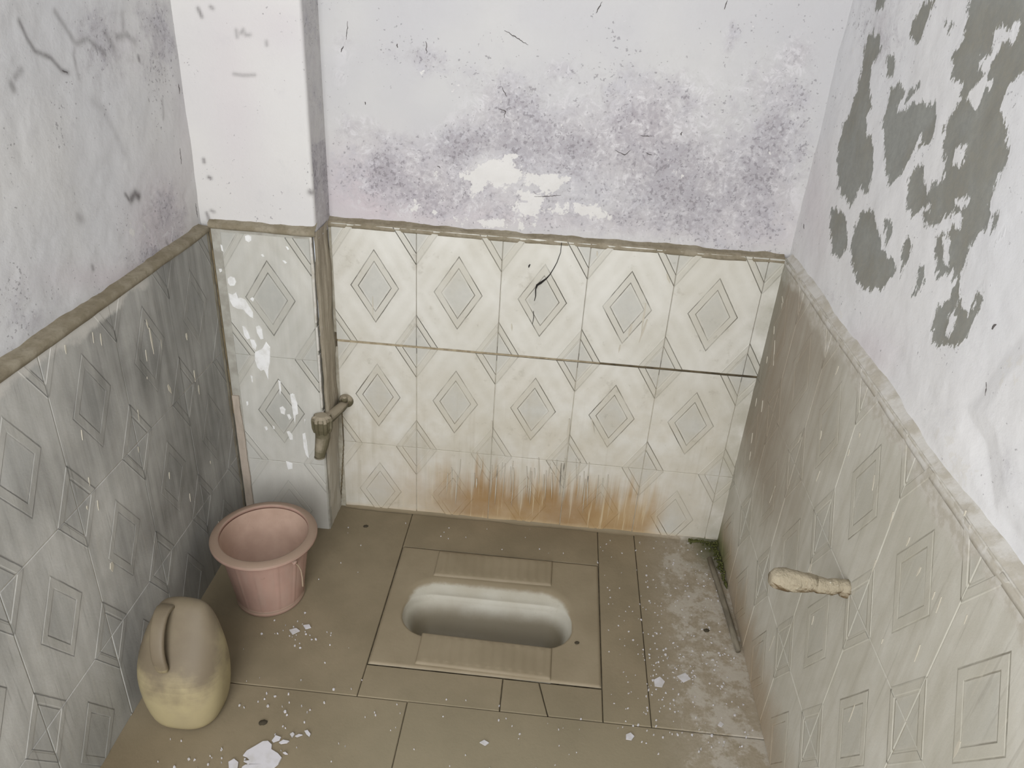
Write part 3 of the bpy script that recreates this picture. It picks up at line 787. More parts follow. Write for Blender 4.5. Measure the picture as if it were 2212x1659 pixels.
# ------------------------------------------------------------------ squat toilet
TOI = empty('squat_toilet', (PX0 + .258, PY0 + .195, 0), 'dust-caked ceramic squat toilet pan set flush in the floor', 'toilet')
TL = np.array(TOI.location)
g = G('dusty_ceramic'); p = g.pos(); x, y, z = g.xyz(p); nz = g.normal_z()
n1 = g.noise(p, 7, detail=6); n2 = g.noise(p, 45, detail=6, rough=.65); n3 = g.noise(p, 180, detail=4); n4 = g.noise(p, 16, detail=5, off=(2, 6, 1))
c = g.mix(n1.ss(.3, .7), (140, 128, 106), (130, 118, 96))
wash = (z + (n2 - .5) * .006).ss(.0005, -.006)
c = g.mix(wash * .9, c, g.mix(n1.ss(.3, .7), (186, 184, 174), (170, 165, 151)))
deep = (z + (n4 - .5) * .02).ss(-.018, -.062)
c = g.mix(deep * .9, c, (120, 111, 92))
c = g.mix(n3.ss(.66, .8) * .3 + (n4.ss(.66, .78) * .25), c, (96, 88, 72))
M_PAN = g.done(c, (.4 + n1 * .4), n2 * .5 + n3 * .3, .001, .5, spec=.4)
us = np.linspace(PX0 + .002, PX1 - .002, 190); vs_ = np.linspace(PY0 + .002, PY1 - .002, 150)
U, Vv = np.meshgrid(us, vs_); U = U.ravel(); Vv = Vv.ravel()
def rrect(U, V_, x0, x1, y0, y1, r):
    cx, cy = (x0 + x1) / 2, (y0 + y1) / 2; qx = np.abs(U - cx) - ((x1 - x0) / 2 - r); qy = np.abs(V_ - cy) - ((y1 - y0) / 2 - r)
    return r - (np.hypot(np.maximum(qx, 0), np.maximum(qy, 0)) + np.minimum(np.maximum(qx, qy), 0))
def sm(a, b, v): t = np.clip((v - a) / (b - a), 0, 1); return t * t * (3 - 2 * t)
outer = rrect(U, Vv, .226, .646, -.447, -.243, .085)
inner = rrect(U, Vv, .236, .640, -.440, -.292, .070)
zz = .003 - .016 * sm(0, .045, outer) - .012 * sm(0, .004, inner) - .058 * sm(0, .050, inner) - .014 * sm(.03, .07, inner) - .012 * sm(.3, .62, U) * sm(0, .03, inner)
edge = np.minimum(np.minimum(U - us[0], us[-1] - U), np.minimum(Vv - vs_[0], vs_[-1] - Vv))
zz = zz - .004 * (1 - sm(0, .004, edge)) + (fnoise(U, Vv, 20, 55) - .5) * .0012
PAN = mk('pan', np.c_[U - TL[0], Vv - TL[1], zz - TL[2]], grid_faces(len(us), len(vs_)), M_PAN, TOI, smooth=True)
def footrest(x0, x1, y0, y1, skew, z0=.003, h=.0055, nrib=13):
    us = np.linspace(x0, x1, 118); vv = np.linspace(y0, y1, 30)
    U, W_ = np.meshgrid(us, vv); U = U.ravel(); W_ = W_.ravel()
    e = np.minimum(np.minimum(U - x0, x1 - U), np.minimum(W_ - y0, y1 - W_))
    rib = .5 + .5 * np.cos((U - x0) / (x1 - x0) * nrib * 2 * math.pi)
    ins = sm(.008, .016, e)
    z = z0 + h * sm(0, .006, e) + .0016 * rib * ins
    z[e < 1e-6] = z0 - .014
    W2 = W_ + skew * (U - x0) / (x1 - x0)
    return mk('footrest', np.c_[U - TL[0], W2 - TL[1], z], grid_faces(len(us), len(vv)), M_PAN, TOI, smooth=True)
footrest(.286, .588, -.246, -.152, .004)
footrest(.292, .596, -.524, -.431, -.006)
# drain throat cover at the deep right end
v, f = lathe([(.030, 0), (.028, -.004), (.024, -.012), (.0, -.013)], 28)
mk('drain', [(a + .585 - TL[0], b * .8 - .372 - TL[1], c - .094) for a, b, c in v], f, M_PAN, PAN, smooth=True)

# ------------------------------------------------------------------ bucket
BK = empty('bucket', (-.086, -.355, 0), 'dusty pink plastic bucket standing in the corner below the tap', 'bucket')
g = G('dusty_pink_plastic'); p = g.pos(); nz = g.normal_z(); o = g.obj(); x, y, z = g.xyz(p)
n1 = g.noise(p, 14, detail=5); n2 = g.noise(p, 80, detail=5)
st = g.noise(p, vec=(50, 50, 7), detail=4)
c = g.mix(n1.ss(.3, .7), (176, 143, 131), (164, 134, 123))
c = g.mix((st.ss(.4, .7) * .45), c, (172, 150, 138))
dust = (nz * .9 + (n1 - .5) * .7).ss(.15, .7)
c = g.mix((dust * .85 + .12).clamp(), c, (142, 122, 106))
c = g.mix((z + (n1 - .5) * .03).ss(.03, .0) * .5, c, (140, 118, 102))
c = g.mix(n2.ss(.68, .76) * .3, c, (110, 92, 80))
M_PINK = g.done(c, .6, n2, .0006, .4, spec=.3)
H = .190
def facets(a, i):
    t = (a / (2 * math.pi) * 13) % 1.0; dd = min(t, 1 - t)
    return .016 * math.exp(-(dd / .05) ** 2) - .006 * math.exp(-((dd - .12) / .05) ** 2)
prof = [(.0, .004), (.060, .004), (.066, .0), (.0765, .0), (.0785, .004), (.0795, .012), (.0768, .014), (.0775, .018), (.0835, .060), (.090, .105), (.0960, .150), (.0985, H - .018), (.1035, H - .006)]
v, f = lathe(prof, 156, lambda a, i: facets(a, i) if 7 <= i <= 11 else 0)
mk('body', v, [q[::-1] for q in f][::1], M_PINK, BK, smooth=True)
g = G('dusty_pink_inside'); p = g.pos(); n1 = g.noise(p, 16, detail=5); n2 = g.noise(p, 80, detail=5); x, y, z = g.xyz(p)
c = g.mix(n1.ss(.3, .7), (198, 172, 156), (184, 158, 142)); c = g.mix(n2.ss(.66, .76) * .25, c, (128, 106, 92))
c = g.mix((z + (n1 - .5) * .04).ss(.13, .19) * .55, c, (158, 134, 118))
M_PINK_IN = g.done(c, .75, n2, .0006, .4, spec=.2)
v, f = lathe([(.1000, H - .004), (.0985, H - .012), (.0955, H - .030), (.087, .105), (.074, .012), (.0, .009)], 96)
mk('inner_wall', v, f, M_PINK_IN, BK, smooth=True)
rim = [(.0985, H - .010), (.0982, H - .003), (.0995, H - .0005), (.1020, H), (.1100, H - .0015), (.1170, H - .0045), (.1190, H - .0075), (.1188, H - .0110), (.1170, H - .0120), (.1160, H - .0090), (.1040, H - .0060), (.0985, H - .010)]
v, f = lathe(rim, 96); bm = bmesh.new(); vv = [bm.verts.new(q) for q in v]
for q in f: bm.faces.new([vv[i] for i in q])
bmesh.ops.remove_doubles(bm, verts=bm.verts[:], dist=1e-6)
mkbm('rim', bm, M_PINK, BK, smooth=True)
g = G('rusty_wire'); M_WIRE = g.done((150, 132, 112), .7)
pts = [(.086, -.055, .158), (.098, -.062, .156), (.106, -.070, .150), (.112, -.082, .140), (.117, -.096, .128)]
v, f = tube(pts, .0016, 8); WH = mk('wire_handle', v, f, M_WIRE, BK, smooth=True)
v, f = tube([(.080, -.052, .162), (.092, -.060, .161)], .006, 12); mk('handle_lug', v, f, M_PINK, WH, smooth=True)

# ------------------------------------------------------------------ jerrycan
JC = empty('jerrycan', (-.132, -.683, 0), 'yellowed plastic jerrycan with dusty sloping top and broad handle', 'jerrycan')
g = G('yellowed_plastic'); p = g.pos(); nz = g.normal_z(); x, y, z = g.xyz(p)
n1 = g.noise(p, 12, detail=5); n2 = g.noise(p, 70, detail=5, rough=.65); n3 = g.noise(p, 22, detail=5, off=(2, 5, 3))
c = g.mix(n1.ss(.3, .7), (168, 156, 121), (158, 146, 114))
c = g.mix(n3.ss(.45, .75) * .4, c, (158, 146, 118))
dust = (nz * .8 + (n1 - .5) * 1.5 + (n3 - .5) * .7 + (z - .13) * 4.5).ss(-.25, .65)
c = g.mix(dust * .92, c, g.mix(n1.ss(.35, .65), (114, 103, 86), (104, 93, 78)))
c = g.mix((z + (n1 - .5) * .03).ss(.025, .0) * .45, c, (150, 136, 106))
c = g.mix(n2.ss(.68, .78) * .3, c, (104, 90, 66))
M_JUG = g.done(c, .55, n2, .0008, .4, spec=.3)
# horizontal sections: z, half width x, y front, y back (local), squareness
SEC = [(.000, .048, -.048, .048, 2.8), (.004, .060, -.058, .056, 2.8), (.016, .069, -.064, .061, 2.7), (.050, .0775, -.068, .065, 2.7), (.090, .0825, -.070, .067, 2.6), (.120, .0835, -.068, .068, 2.6), (.142, .0825, -.061, .068, 2.5),
       (.160, .0800, -.052, .068, 2.4), (.178, .0755, -.040, .067, 2.4), (.195, .0700, -.026, .066, 2.4), (.211, .0635, -.011, .065, 2.4), (.225, .0570, .002, .063, 2.4), (.237, .0500, .013, .060, 2.4), (.2460, .0420, .022, .056, 2.3), (.2510, .0300, .029, .051, 2.2), (.2530, .0120, .037, .044, 2.0)]
seg = 56; VV = []; FF = []
for (z, hw, yf, yb, sq) in SEC:
    cy, hy = (yf + yb) / 2, (yb - yf) / 2
    for k in range(seg):
        a = 2 * math.pi * k / seg; ca, sa = math.cos(a), math.sin(a)
        VV.append((hw * math.copysign(abs(ca) ** (2 / sq), ca), cy + hy * math.copysign(abs(sa) ** (2 / sq), sa), z))
for i in range(len(SEC) - 1):
    for k in range(seg):
        a = i * seg + k; b = i * seg + (k + 1) % seg; FF.append((a, b, b + seg, a + seg))
FF.append(tuple(range(seg - 1, -1, -1))); FF.append(tuple(range((len(SEC) - 1) * seg, len(SEC) * seg)))
bo = mk('body', VV, FF, M_JUG, JC, smooth=True)
sub = bo.modifiers.new('smooth', 'SUBSURF'); sub.levels = 1; sub.render_levels = 1
# broad strap handle from the crown down to the front shoulder
path = [(-.026, .034, .240), (-.026, .016, .2555), (-.025, -.006, .2500), (-.022, -.028, .2330), (-.017, -.047, .2090), (-.011, -.057, .1840), (-.006, -.054, .1580)]
wid = [.018, .0155, .0145, .0140, .0135, .0130, .0120]; thk = [.006, .0065, .0065, .0065, .0065, .0065, .006]
VV = []; FF = []; seg = 12
for i, q in enumerate(path):
    a = Vector(path[max(0, i - 1)]); b = Vector(path[min(len(path) - 1, i + 1)]); t = (b - a).normalized(); u = Vector((1, 0, 0)); u = (u - t * u.dot(t)).normalized(); w = t.cross(u)
    for k in range(seg):
        an = 2 * math.pi * k / seg; ca, sa = math.cos(an), math.sin(an)
        VV.append(Vector(q) + u * wid[i] * math.copysign(abs(ca) ** .6, ca) + w * thk[i] * math.copysign(abs(sa) ** .6, sa))
for i in range(len(path) - 1):
    for k in range(seg): a = i * seg + k; b = i * seg + (k + 1) % seg; FF.append((a, b, b + seg, a + seg))
FF.append(tuple(range(seg))); FF.append(tuple(range((len(path) - 1) * seg, len(path) * seg)))
bm = bmesh.new(); vv = [bm.verts.new(q) for q in VV]
for q in FF: bm.faces.new([vv[i] for i in q])
h_ = mkbm('handle', bm, M_JUG, JC, smooth=True)
sub = h_.modifiers.new('smooth', 'SUBSURF'); sub.levels = 1; sub.render_levels = 1

# ------------------------------------------------------------------ tap
TAP = empty('water_tap', (.016, YB, .342), 'cement-splashed bib tap sticking out beside the corner pillar', 'tap')
g = G('cement_splashed_metal_toplit'); p = g.pos(); n1 = g.noise(p, 30, detail=5); n2 = g.noise(p, 140, detail=4); nz = g.normal_z()
c = g.mix((nz + (n1 - .5) * .9).ss(-.1, .5), (92, 86, 66), (152, 142, 124)); c = g.mix(n2.ss(.6, .75) * .4, c, (70, 64, 48))  # light from above painted in: upper sides pale, undersides dark, over cement mottling
M_TAP = g.done(c, .7, n1 + n2 * .5, .0015, .6, spec=.3)
v, f = tube([(0, .004, .002), (0, -.004, .002), (0, -.010, .001), (0, -.013, 0)], [.020, .019, .016, .010], 20); mk('flange', v, f, M_TAP, TAP, smooth=True)
v, f = tube([(0, -.008, 0), (-.004, -.035, .001), (-.012, -.065, .002), (-.020, -.090, .003), (-.026, -.108, .003)], [.0115, .0125, .0140, .0160, .0170], 18); mk('inlet_pipe', v, f, M_TAP, TAP, smooth=True)
def flutes(a, i): return .09 * (1 if math.cos(7 * a + .6) > .1 else -1) if 2 <= i <= 5 else 0
v, f = lathe([(.0, .022), (.013, .022), (.0215, .017), (.0240, .009), (.0235, -.012), (.0205, -.024), (.0165, -.029), (.0, -.030)], 84, flutes)
mk('fluted_knob', [(a - .028, b - .118, c + .004) for a, b, c in v], f, M_TAP, TAP, smooth=False)
v, f = tube([(-.028, -.118, -.018), (-.028, -.119, -.036), (-.030, -.124, -.054), (-.033, -.130, -.072), (-.035, -.132, -.086)], [.0185, .0185, .0170, .0145, .0130], 18, cap=False)
SPT = mk('spout', v, f, M_TAP, TAP, smooth=True)
v, f = lathe([(.0132, 0), (.0140, -.003), (.0105, -.004), (.0100, .012)], 18); mk('spout_lip', [(a - .035, b - .132, c - .086) for a, b, c in v], f, M_TAP, SPT, smooth=True)
v, f = tube([(0, -.018, .009), (.002, -.022, .021), (.003, -.024, .026)], [.008, .0075, .005], 14); mk('cement_lump', v, f, M_TAP, TAP, smooth=True)

# ------------------------------------------------------------------ stub on the right wall
ST = empty('wall_stub', (XR, -.726, .519), 'cement-crusted pipe stub jutting out of the right wall tiles', 'pipe stub')
g = G('crusted_stub_toplit'); p = g.pos(); n1 = g.noise(p, 40, detail=5); n2 = g.noise(p, 160, detail=4); nz = g.normal_z()
c = g.mix((nz + (n1 - .5) * .9).ss(-.45, .2), (104, 88, 66), (160, 150, 130)); c = g.mix(n2.ss(.7, .76) * .6, c, (214, 208, 194))  # crust colour also carries painted top light and a dark underside
M_STUB = g.done(c, .9, n1 + n2 * .6, .004, 1.0, spec=.1)
def rough(vs, amp, seed):
    return [Vector(q) * 1.0 + Vector((0, (float(fnoise(q[0] + q[2] * 2, q[1] * 2, 60, seed)) - .5) * amp, (float(fnoise(q[0] + q[1] * 2, q[2] * 2, 60, seed + 1)) - .5) * amp)) for q in vs]
v, f = tube([(.004 - .0074 * i, .001 * math.sin(i), .0002 * i) for i in range(11)], [.0122 + .0012 * math.sin(i * 2.1) for i in range(11)], 18); mk('rod', rough(v, .006, 5), f, M_STUB, ST, smooth=True)
pts = []; rad = []
for i in range(13): t = i / 12; pts.append((-.050 - .074 * t, .001 + .001 * t, .0015 + .002 * t)); rad.append([.0122, .0135, .0148, .0158, .0165, .0170, .0174, .0176, .0178, .0176, .0170, .0155, .0105][i])
v, f = tube(pts, rad, 24); mk('cement_sleeve', rough(v, .009, 9), f, M_STUB, ST, smooth=True)
v, f = tube([(.002, 0, 0), (-.006, 0, -.001), (-.012, 0, -.001)], [.0150, .0140, .0120], 16); mk('collar', rough(v, .008, 12), f, M_STUB, ST, smooth=True)

# ------------------------------------------------------------------ grey stick along the foot of the right wall
g = G('damp_stick'); p = g.pos(); n1 = g.noise(p, vec=(60, 12, 60), detail=5); M_STICK = g.done(g.mix(n1.ss(.35, .65), (96, 90, 78), (124, 117, 102)), .8, n1, .001, .5)
pts = [(1.000, -.085, .0115), (1.006, -.16, .0105), (1.012, -.24, .0102), (1.017, -.32, .0102), (1.020, -.395, .0102)]
v, f = tube(pts, [.0068, .0072, .0072, .0074, .0066], 12)
mk('drain_rod', v, f, M_STICK, None, smooth=True, label='thin grey pipe lying along the foot of the right wall', cat='pipe')

# ------------------------------------------------------------------ moss in the back right corner
g = G('green_moss'); p = g.pos(); n1 = g.noise(p, 90, detail=5); M_MOSS = g.done(g.mix(n1.ss(.35, .65), (70, 72, 40), (92, 94, 58)), .95, n1, .003, .9, spec=.05)
bm = bmesh.new(); r2 = random.Random(5)
for i in range(260):
    t = r2.random(); y = -.015 - .17 * t ** 1.3; x = XR - .004 - abs(r2.gauss(0, .010)) * (1.2 - t); z = .003 + abs(r2.gauss(0, .006))
    if r2.random() < .25: x = .955 + r2.random() * .07; y = -.004 - abs(r2.gauss(0, .007)); z = .004
    if x > XR - .003: x = XR - .003
    s = r2.uniform(.0015, .0035)
    bmesh.ops.create_icosphere(bm, subdivisions=1, radius=s, matrix=Matrix.Translation((x, y, z)))
mkbm('moss', bm, M_MOSS, smooth=True, kind='stuff', label='green moss growing in the damp corner at the foot of the right wall', cat='moss')

# ------------------------------------------------------------------ dark fibre caught on the back wall tiles
g = G('dark_fibre'); M_FIBRE = g.done((34, 31, 28), .9)
pth = [(1213, 524), (1211, 545), (1203, 567), (1196, 580), (1188, 593), (1180, 602), (1168, 611), (1160, 616), (1157, 625), (1157, 640), (1154, 650)]
rad = [.0006, .0007, .0008, .0009, .0011, .0016, .0028, .0026, .0013, .0010, .0006]
v, f = tube([ray(q, 1, YB - .0042) for q in pth], rad, 8)
FB = mk('fibre_strand', v, f, M_FIBRE, None, smooth=True, label='dark hair-like strand stuck to the upper tiles of the back wall', cat='fibre')
v, f = tube([ray(q, 1, YB - .004) for q in ((1152, 672), (1153, 685), (1150, 700))], [.0006, .0009, .0006], 6); mk('strand_end', v, f, M_FIBRE, FB, smooth=True)
v, f = tube([ray(q, 1, YB - .004) for q in ((1145, 571), (1143, 574), (1142, 578))], [.0008, .0018, .0008], 8); mk('lump', v, f, M_FIBRE, FB, smooth=True)

# ------------------------------------------------------------------ white paint splashed on the pillar tiles
g = G('white_paint'); p = g.pos(); n1 = g.noise(p, 60, detail=4); M_PAINT = g.done(g.mix(n1.ss(.4, .7), (226, 226, 226), (210, 209, 206)), .6, n1, .0005, .4)
def flat_poly(pts3, normal, thick, dome=0.0):
    """thin raised polygon; pts3 on the surface"""
    P_ = [Vector(q) for q in pts3]; n = Vector(normal); c = sum(P_, Vector()) / len(P_)
    bm = bmesh.new()
    base = [bm.verts.new(q - n * .0006) for q in P_]; top = [bm.verts.new(c + (q - c) * .93 + n * thick) for q in P_]
    k = len(P_)
    for i in range(k): bm.faces.new((base[i], base[(i + 1) % k], top[(i + 1) % k], top[i]))
    cv = bm.verts.new(c + n * (thick + dome))
    for i in range(k): bm.faces.new((top[i], top[(i + 1) % k], cv))
    return bm
sc2 = 560 / 2020.0
def sp(pts, s=sc2, off=(400, 400)): return [(off[0] + a * s, off[1] + b * s) for a, b in pts]
SPL = [sp([(465,395),(490,385),(518,400),(520,430),(498,446),(470,430)]), sp([(330,725),(352,708),(385,720),(400,755),(385,785),(350,785),(332,760)]),
 sp([(335,840),(365,850),(398,830),(392,880),(430,875),(470,890),(500,940),(530,990),(532,1040),(512,1030),(480,1000),(455,970),(410,965),(370,945),(345,900)]),
 sp([(445,1095),(470,1105),(495,1150),(510,1195),(485,1205),(460,1170)]), sp([(550,1100),(575,1090),(600,1120),(612,1200),(590,1205),(560,1150)]),
 sp([(505,1200),(540,1205),(560,1250),(550,1285),(525,1265)]),
 sp([(540,1300),(600,1270),(630,1215),(665,1260),(662,1390),(650,1440),(650,1520),(630,1470),(615,1440),(590,1450),(560,1420),(540,1360)]),
 sp([(505,885),(525,870),(540,885),(530,908)]), sp([(755,585),(775,585),(795,605),(780,612)]), sp([(590,540),(605,535),(620,555),(605,558)]), sp([(783,475),(800,480),(812,500),(800,505)]), sp([(262,650),(285,648),(290,670),(272,680)]), sp([(275,460),(290,470),(300,520),(285,510)]),
 sp([(725,1515),(745,1530),(750,1600),(740,1640)]), sp([(815,1630),(840,1620),(860,1659),(845,1665)]), sp([(510,1480),(525,1490),(530,1540),(520,1530)])]
s3 = 520 / 1540.0
SPL += [sp(q, s3, (440, 820)) for q in ([(553,95),(580,90),(600,150),(606,220),(590,230),(585,290),(575,240)], [(485,178),(505,168),(525,190),(520,225),(495,215)], [(532,222),(550,220),(563,245),(548,258)], [(530,330),(548,325),(570,355),(572,385),(553,385)],
   [(632,345),(650,338),(662,390),(668,450),(675,508),(655,485),(640,430)], [(272,140),(285,138),(287,160),(277,168)], [(388,300),(405,300),(412,318),(400,325)], [(440,292),(455,300),(455,318),(445,312)], [(645,250),(652,255),(648,290)], [(525,520),(570,535),(570,570),(540,575)])]
for i, q in enumerate(SPL):
    pts = [ray(a, 1, YP) for a in q]
    mkbm('paint_splash', flat_poly(pts, (0, -1, 0), .0012, .0005), M_PAINT, WALL_PILLAR)
# paint drips on the other tiles (thin dashes), too small to pick apart
g = G('dried_drip'); M_DRIP = g.done((186, 180, 166), .7)
def drips(parent, axis, val, out, lst, mat=M_DRIP):
    bm = bmesh.new()
    for (x0, y0, x1, y1, w) in lst:
        a = Vector(ray((x0, y0), axis, val)); b = Vector(ray((x1, y1), axis, val)); n = Vector(out)
        t = (b - a).normalized(); s = t.cross(n).normalized() * (w * .0006)
        q = [a - s * .5, a + s * .5, a * .5 + b * .5 + s, b, a * .5 + b * .5 - s]
        base = [bm.verts.new(v - n * .0008) for v in q]; top = [bm.verts.new(v + n * .0010) for v in q]
        for i in range(5): bm.faces.new((base[i], base[(i + 1) % 5], top[(i + 1) % 5], top[i]))
        bm.faces.new(top)
    return mkbm('paint_drips', bm, mat, parent, kind='stuff')
rd = random.Random(21); L1 = []
for i in range(16):
    x = rd.uniform(130, 500); y = rd.uniform(700, 1180); h = rd.uniform(6, 26); L1.append((x, y, x + h * .12, y + h, rd.uniform(1.2, 3)))
L1 += [(322, 708, 332, 765, 4), (362, 832, 370, 850, 7), (402, 720, 404, 735, 5), (428, 832, 430, 852, 4), (315, 690, 320, 710, 3), (240, 1215, 243, 1235, 10), (365, 1020, 366, 1035, 3)]
drips(WALL_LEFT, 0, XL, (1, 0, 0), L1)
L2 = [(1690, 640, 1692, 655, 4), (1690, 655, 1689, 668, 3), (1673, 705, 1672, 722, 4), (1674, 735, 1671, 790, 3), (1658, 770, 1656, 785, 4), (1635, 860, 1632, 878, 4), (1648, 865, 1645, 890, 4), (1626, 935, 1623, 958, 4), (1622, 975, 1619, 995, 4), (1775, 930, 1772, 950, 4), (1812, 790, 1805, 810, 4), (1835, 970, 1832, 985, 4), (1858, 935, 1856, 945, 4), (1930, 1105, 1922, 1135, 3), (1966, 1160, 1958, 1180, 3), (1990, 1225, 1980, 1245, 3), (1745, 1235, 1740, 1260, 3), (1756, 1205, 1748, 1240, 3), (1758, 1330, 1754, 1350, 3), (1890, 1025, 1885, 1060, 3), (2075, 1600, 2060, 1640, 5)]
for i in range(14):
    x = rd.uniform(1640, 2150); y = rd.uniform(820, 1500) + max(0, (x - 1800) * .6); h = rd.uniform(10, 40); L2.append((x, y, x - h * .35, y + h, rd.uniform(.8, 1.6)))
drips(WALL_RIGHT, 0, XR, (-1, 0, 0), L2)
L3 = [(1395, 655, 1385, 720, 4), (1398, 690, 1380, 740, 4), (1365, 700, 1356, 730, 5), (1340, 745, 1336, 762, 3), (1441, 592, 1447, 612, 5), (1290, 543, 1290, 555, 3), (805, 640, 806, 690, 2), (1105, 700, 1106, 715, 3), (1230, 905, 1226, 960, 5), (1063, 910, 1061, 950, 4), (1278, 905, 1284, 935, 3)]
for i in range(42):
    x = rd.uniform(960, 1330); y = rd.uniform(985, 1030) + abs(x - 1130) * .05; h = rd.uniform(20, 75); L3.append((x, y, x - 2 + rd.uniform(-5, 3), y + h, rd.uniform(1.2, 3.2)))
drips(WALL_BACK, 1, YB - .0025, (0, -1, 0), L3)

# ------------------------------------------------------------------ fallen plaster flakes
g = G('plaster_flake'); p = g.pos(); n1 = g.noise(p, 40, detail=4); rn = g.rnd()
M_FLAKE = g.done(g.mix(n1.ss(.4, .7), (196, 194, 198), (182, 179, 178)), .9, n1, .0008, .4, spec=.1)
s7 = 600 / 2212.0
def flake(q, label, thick=.0022, lift=0.0, group='fallen plaster flakes'):
    pts = [ray(a, 2, .0006) for a in q]
    c = np.mean(pts, axis=0)
    bm = bmesh.new(); k = len(pts)
    z0 = .0012
    base = [bm.verts.new((q_[0] - c[0], q_[1] - c[1], 0)) for q_ in pts]
    top = [bm.verts.new(((q_[0] - c[0]) * .985, (q_[1] - c[1]) * .985, thick + lift * (i % 3) * .5)) for i, q_ in enumerate(pts)]
    for i in range(k): bm.faces.new((base[i], base[(i + 1) % k], top[(i + 1) % k], top[i]))
    bm.faces.new(base[::-1]); bmesh.ops.triangulate(bm, faces=[bm.faces.new(top)])
    return mkbm('plaster_flake', bm, M_FLAKE, None, loc=(c[0], c[1], z0), label=label, cat='plaster flake', group=group)
F7 = [([(460,860),(490,822),(560,782),(620,746),(660,742),(692,772),(688,810),(740,842),(770,876),(742,930),(712,955),(650,1010),(520,1030),(430,1000),(455,950),(480,935),(610,931),(500,926),(465,906),(512,900),(496,876)], 'large white plaster flake lying at the bottom edge of the photo'),
 ([(690,742),(722,700),(765,715),(752,738),(702,755)], 'pale flake touching the top of the large white flake'),
 ([(345,912),(390,886),(425,915),(418,970),(350,985)], 'five-sided white flake just left of the large flake'),
 ([(835,690),(858,675),(872,690),(852,718)], 'small squarish flake up and right of the large flake'),
 ([(876,706),(905,690),(935,696),(892,713)], 'narrow flake between the squarish and the curled flakes'),
 ([(950,664),(975,658),(1000,690),(990,710),(966,690)], 'curled flake farthest right of the group around the large flake'),
 ([(748,757),(780,736),(830,745),(812,760),(762,767)], 'long thin flake beside the upper right of the large flake'),
 ([(778,838),(798,832),(818,850),(795,850)], 'tiny flake off the right notch of the large flake')]
for q, lb in F7: flake(sp(q, s7, (400, 1400)), lb)
M2 = [([(1352, 1588), (1362, 1584), (1370, 1592), (1364, 1600), (1352, 1598)], 'round white flake right of the toilet, near the bottom edge'),
 ([(1036, 1605), (1046, 1600), (1056, 1606), (1048, 1612)], 'white flake on the front slab below the toilet pan'),
 ([(1412, 1470), (1425, 1463), (1436, 1474), (1430, 1486), (1414, 1484)], 'white flake in the chalky patch on the right-hand slab'),
 ([(1462, 1462), (1480, 1455), (1492, 1468), (1476, 1476)], 'white flake right of another in the chalky patch'),
 ([(1555, 1560), (1563, 1566), (1558, 1572), (1550, 1568)], 'flake at the front edge of the right-hand slab'),
 ([(625, 1362), (640, 1358), (648, 1364), (632, 1372)], 'flake in front of the pink bucket'),
 ([(655, 1352), (668, 1350), (672, 1357), (660, 1360)], 'flake behind another in front of the pink bucket'),
 ([(1195, 1203), (1220, 1198), (1290, 1203), (1288, 1226), (1215, 1222)], None)]
for q, lb in M2:
    if lb: flake(q, lb)
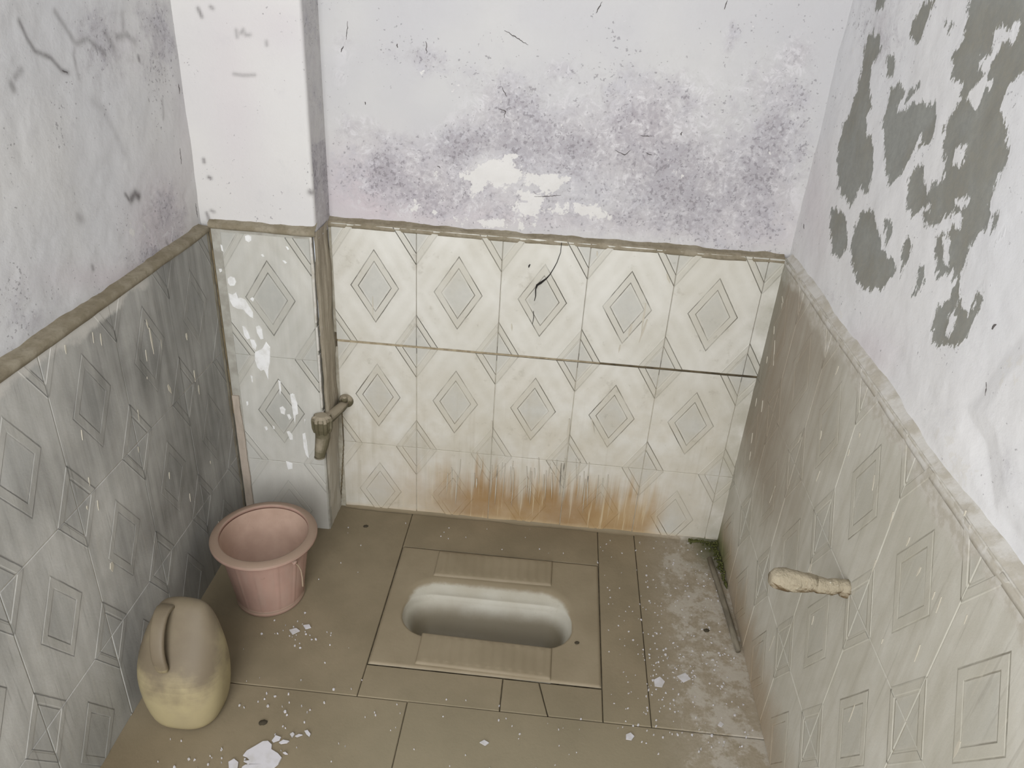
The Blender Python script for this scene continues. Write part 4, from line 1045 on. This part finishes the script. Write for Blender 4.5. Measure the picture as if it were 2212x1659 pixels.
# small debris crumbs strewn over the floor
def crumbs():
    bm = bmesh.new(); r = random.Random(99)
    def crumb(x, y, s):
        k = r.randint(3, 5); a0 = r.random() * 6; asp = r.uniform(.4, 1.); z = .0034 if x > .806 else .0024
        if PX0 - .002 < x < PX1 + .002 and PY0 < y < PY1: z = .0045
        base = []; top = []
        for i in range(k):
            a = a0 + 2 * math.pi * i / k; dx, dy = s * math.cos(a), s * asp * math.sin(a)
            dx, dy = dx * math.cos(a0) - dy * math.sin(a0), dx * math.sin(a0) + dy * math.cos(a0)
            base.append(bm.verts.new((x + dx, y + dy, z - .003))); top.append(bm.verts.new((x + dx * .8, y + dy * .8, z + s * .25)))
        for i in range(k): bm.faces.new((base[i], base[(i + 1) % k], top[(i + 1) % k], top[i]))
        bm.faces.new(top)
    def ok(x, y):
        if PX0 - .006 < x < PX1 + .006 and PY0 - .006 < y < PY1 + .006: return False
        if math.hypot(x + .086, y + .355) < .085 or (abs(x + .132) < .08 and abs(y + .683) < .07): return False
        return XL + .01 < x < XR - .012 and -1.2 < y < -.012 and not (x < .02 and y > -.12)
    todo = [(lambda: (r.uniform(.80, 1.02), r.uniform(-.65, -.02)), 210, 2.9), (lambda: (r.gauss(.88, .07), r.gauss(-.5, .1)), 90, 3.2), (lambda: (r.uniform(.70, .82), r.uniform(-.6, -.02)), 46, 2.4),
            (lambda: (r.uniform(-.2, 1.0), r.uniform(-.9, -.6)), 120, 2.4), (lambda: (r.gauss(.02, .03), r.gauss(-.47, .03)), 24, 3.0), (lambda: (r.gauss(.05, .05), r.gauss(-.66, .04)), 18, 3.0),
            (lambda: (r.uniform(-.2, .7), r.uniform(-.14, -.015)), 22, 2.2), (lambda: (r.uniform(-.22, .25), r.uniform(-.62, -.1)), 26, 2.0), (lambda: (r.gauss(-.03, .05), r.gauss(-.80, .03)), 26, 2.6), (lambda: (r.uniform(.6, .71), r.uniform(-.55, -.15)), 26, 2.0)]
    for fn, n, s in todo:
        for i in range(n):
            x, y = fn()
            if ok(x, y): crumb(x, y, s * .001 * r.uniform(.35, 1.15))
    return mkbm('plaster_crumbs', bm, M_FLAKE, kind='stuff', label='tiny white plaster crumbs strewn over the dusty floor', cat='debris')
crumbs()
# dark droppings
g = G('dark_dropping'); M_DARK = g.done((62, 56, 44), .95)
for q, s, lb in (((568, 1560), .0075, 'dark oval dropping on the floor right of the jerrycan'), ((1526, 1362), .0065, 'dark dropping on the right-hand floor slab'), ((790, 1136), .006, 'dark crumb of dirt on the floor near the foot of the pillar'), ((1246, 1390), .005, 'dark speck beside the right end of the toilet bowl')):
    c = ray(q, 2, .002); v, f = lathe([(.0, s * .45), (s * .5, s * .4), (s * .9, s * .15), (s, 0), (s * .8, -.001)], 12, lambda a, i: .18 * math.sin(2 * a + 1) + .08 * math.sin(5 * a))
    mk('dirt_clump', v, f, M_DARK, None, loc=(c[0], c[1], .0045 if (.19 < c[0] < .7 and c[1] > -.53) else (.0022 if c[0] > .8 else .0008)), smooth=True, label=lb, cat='dirt', group='dark specks on the floor')
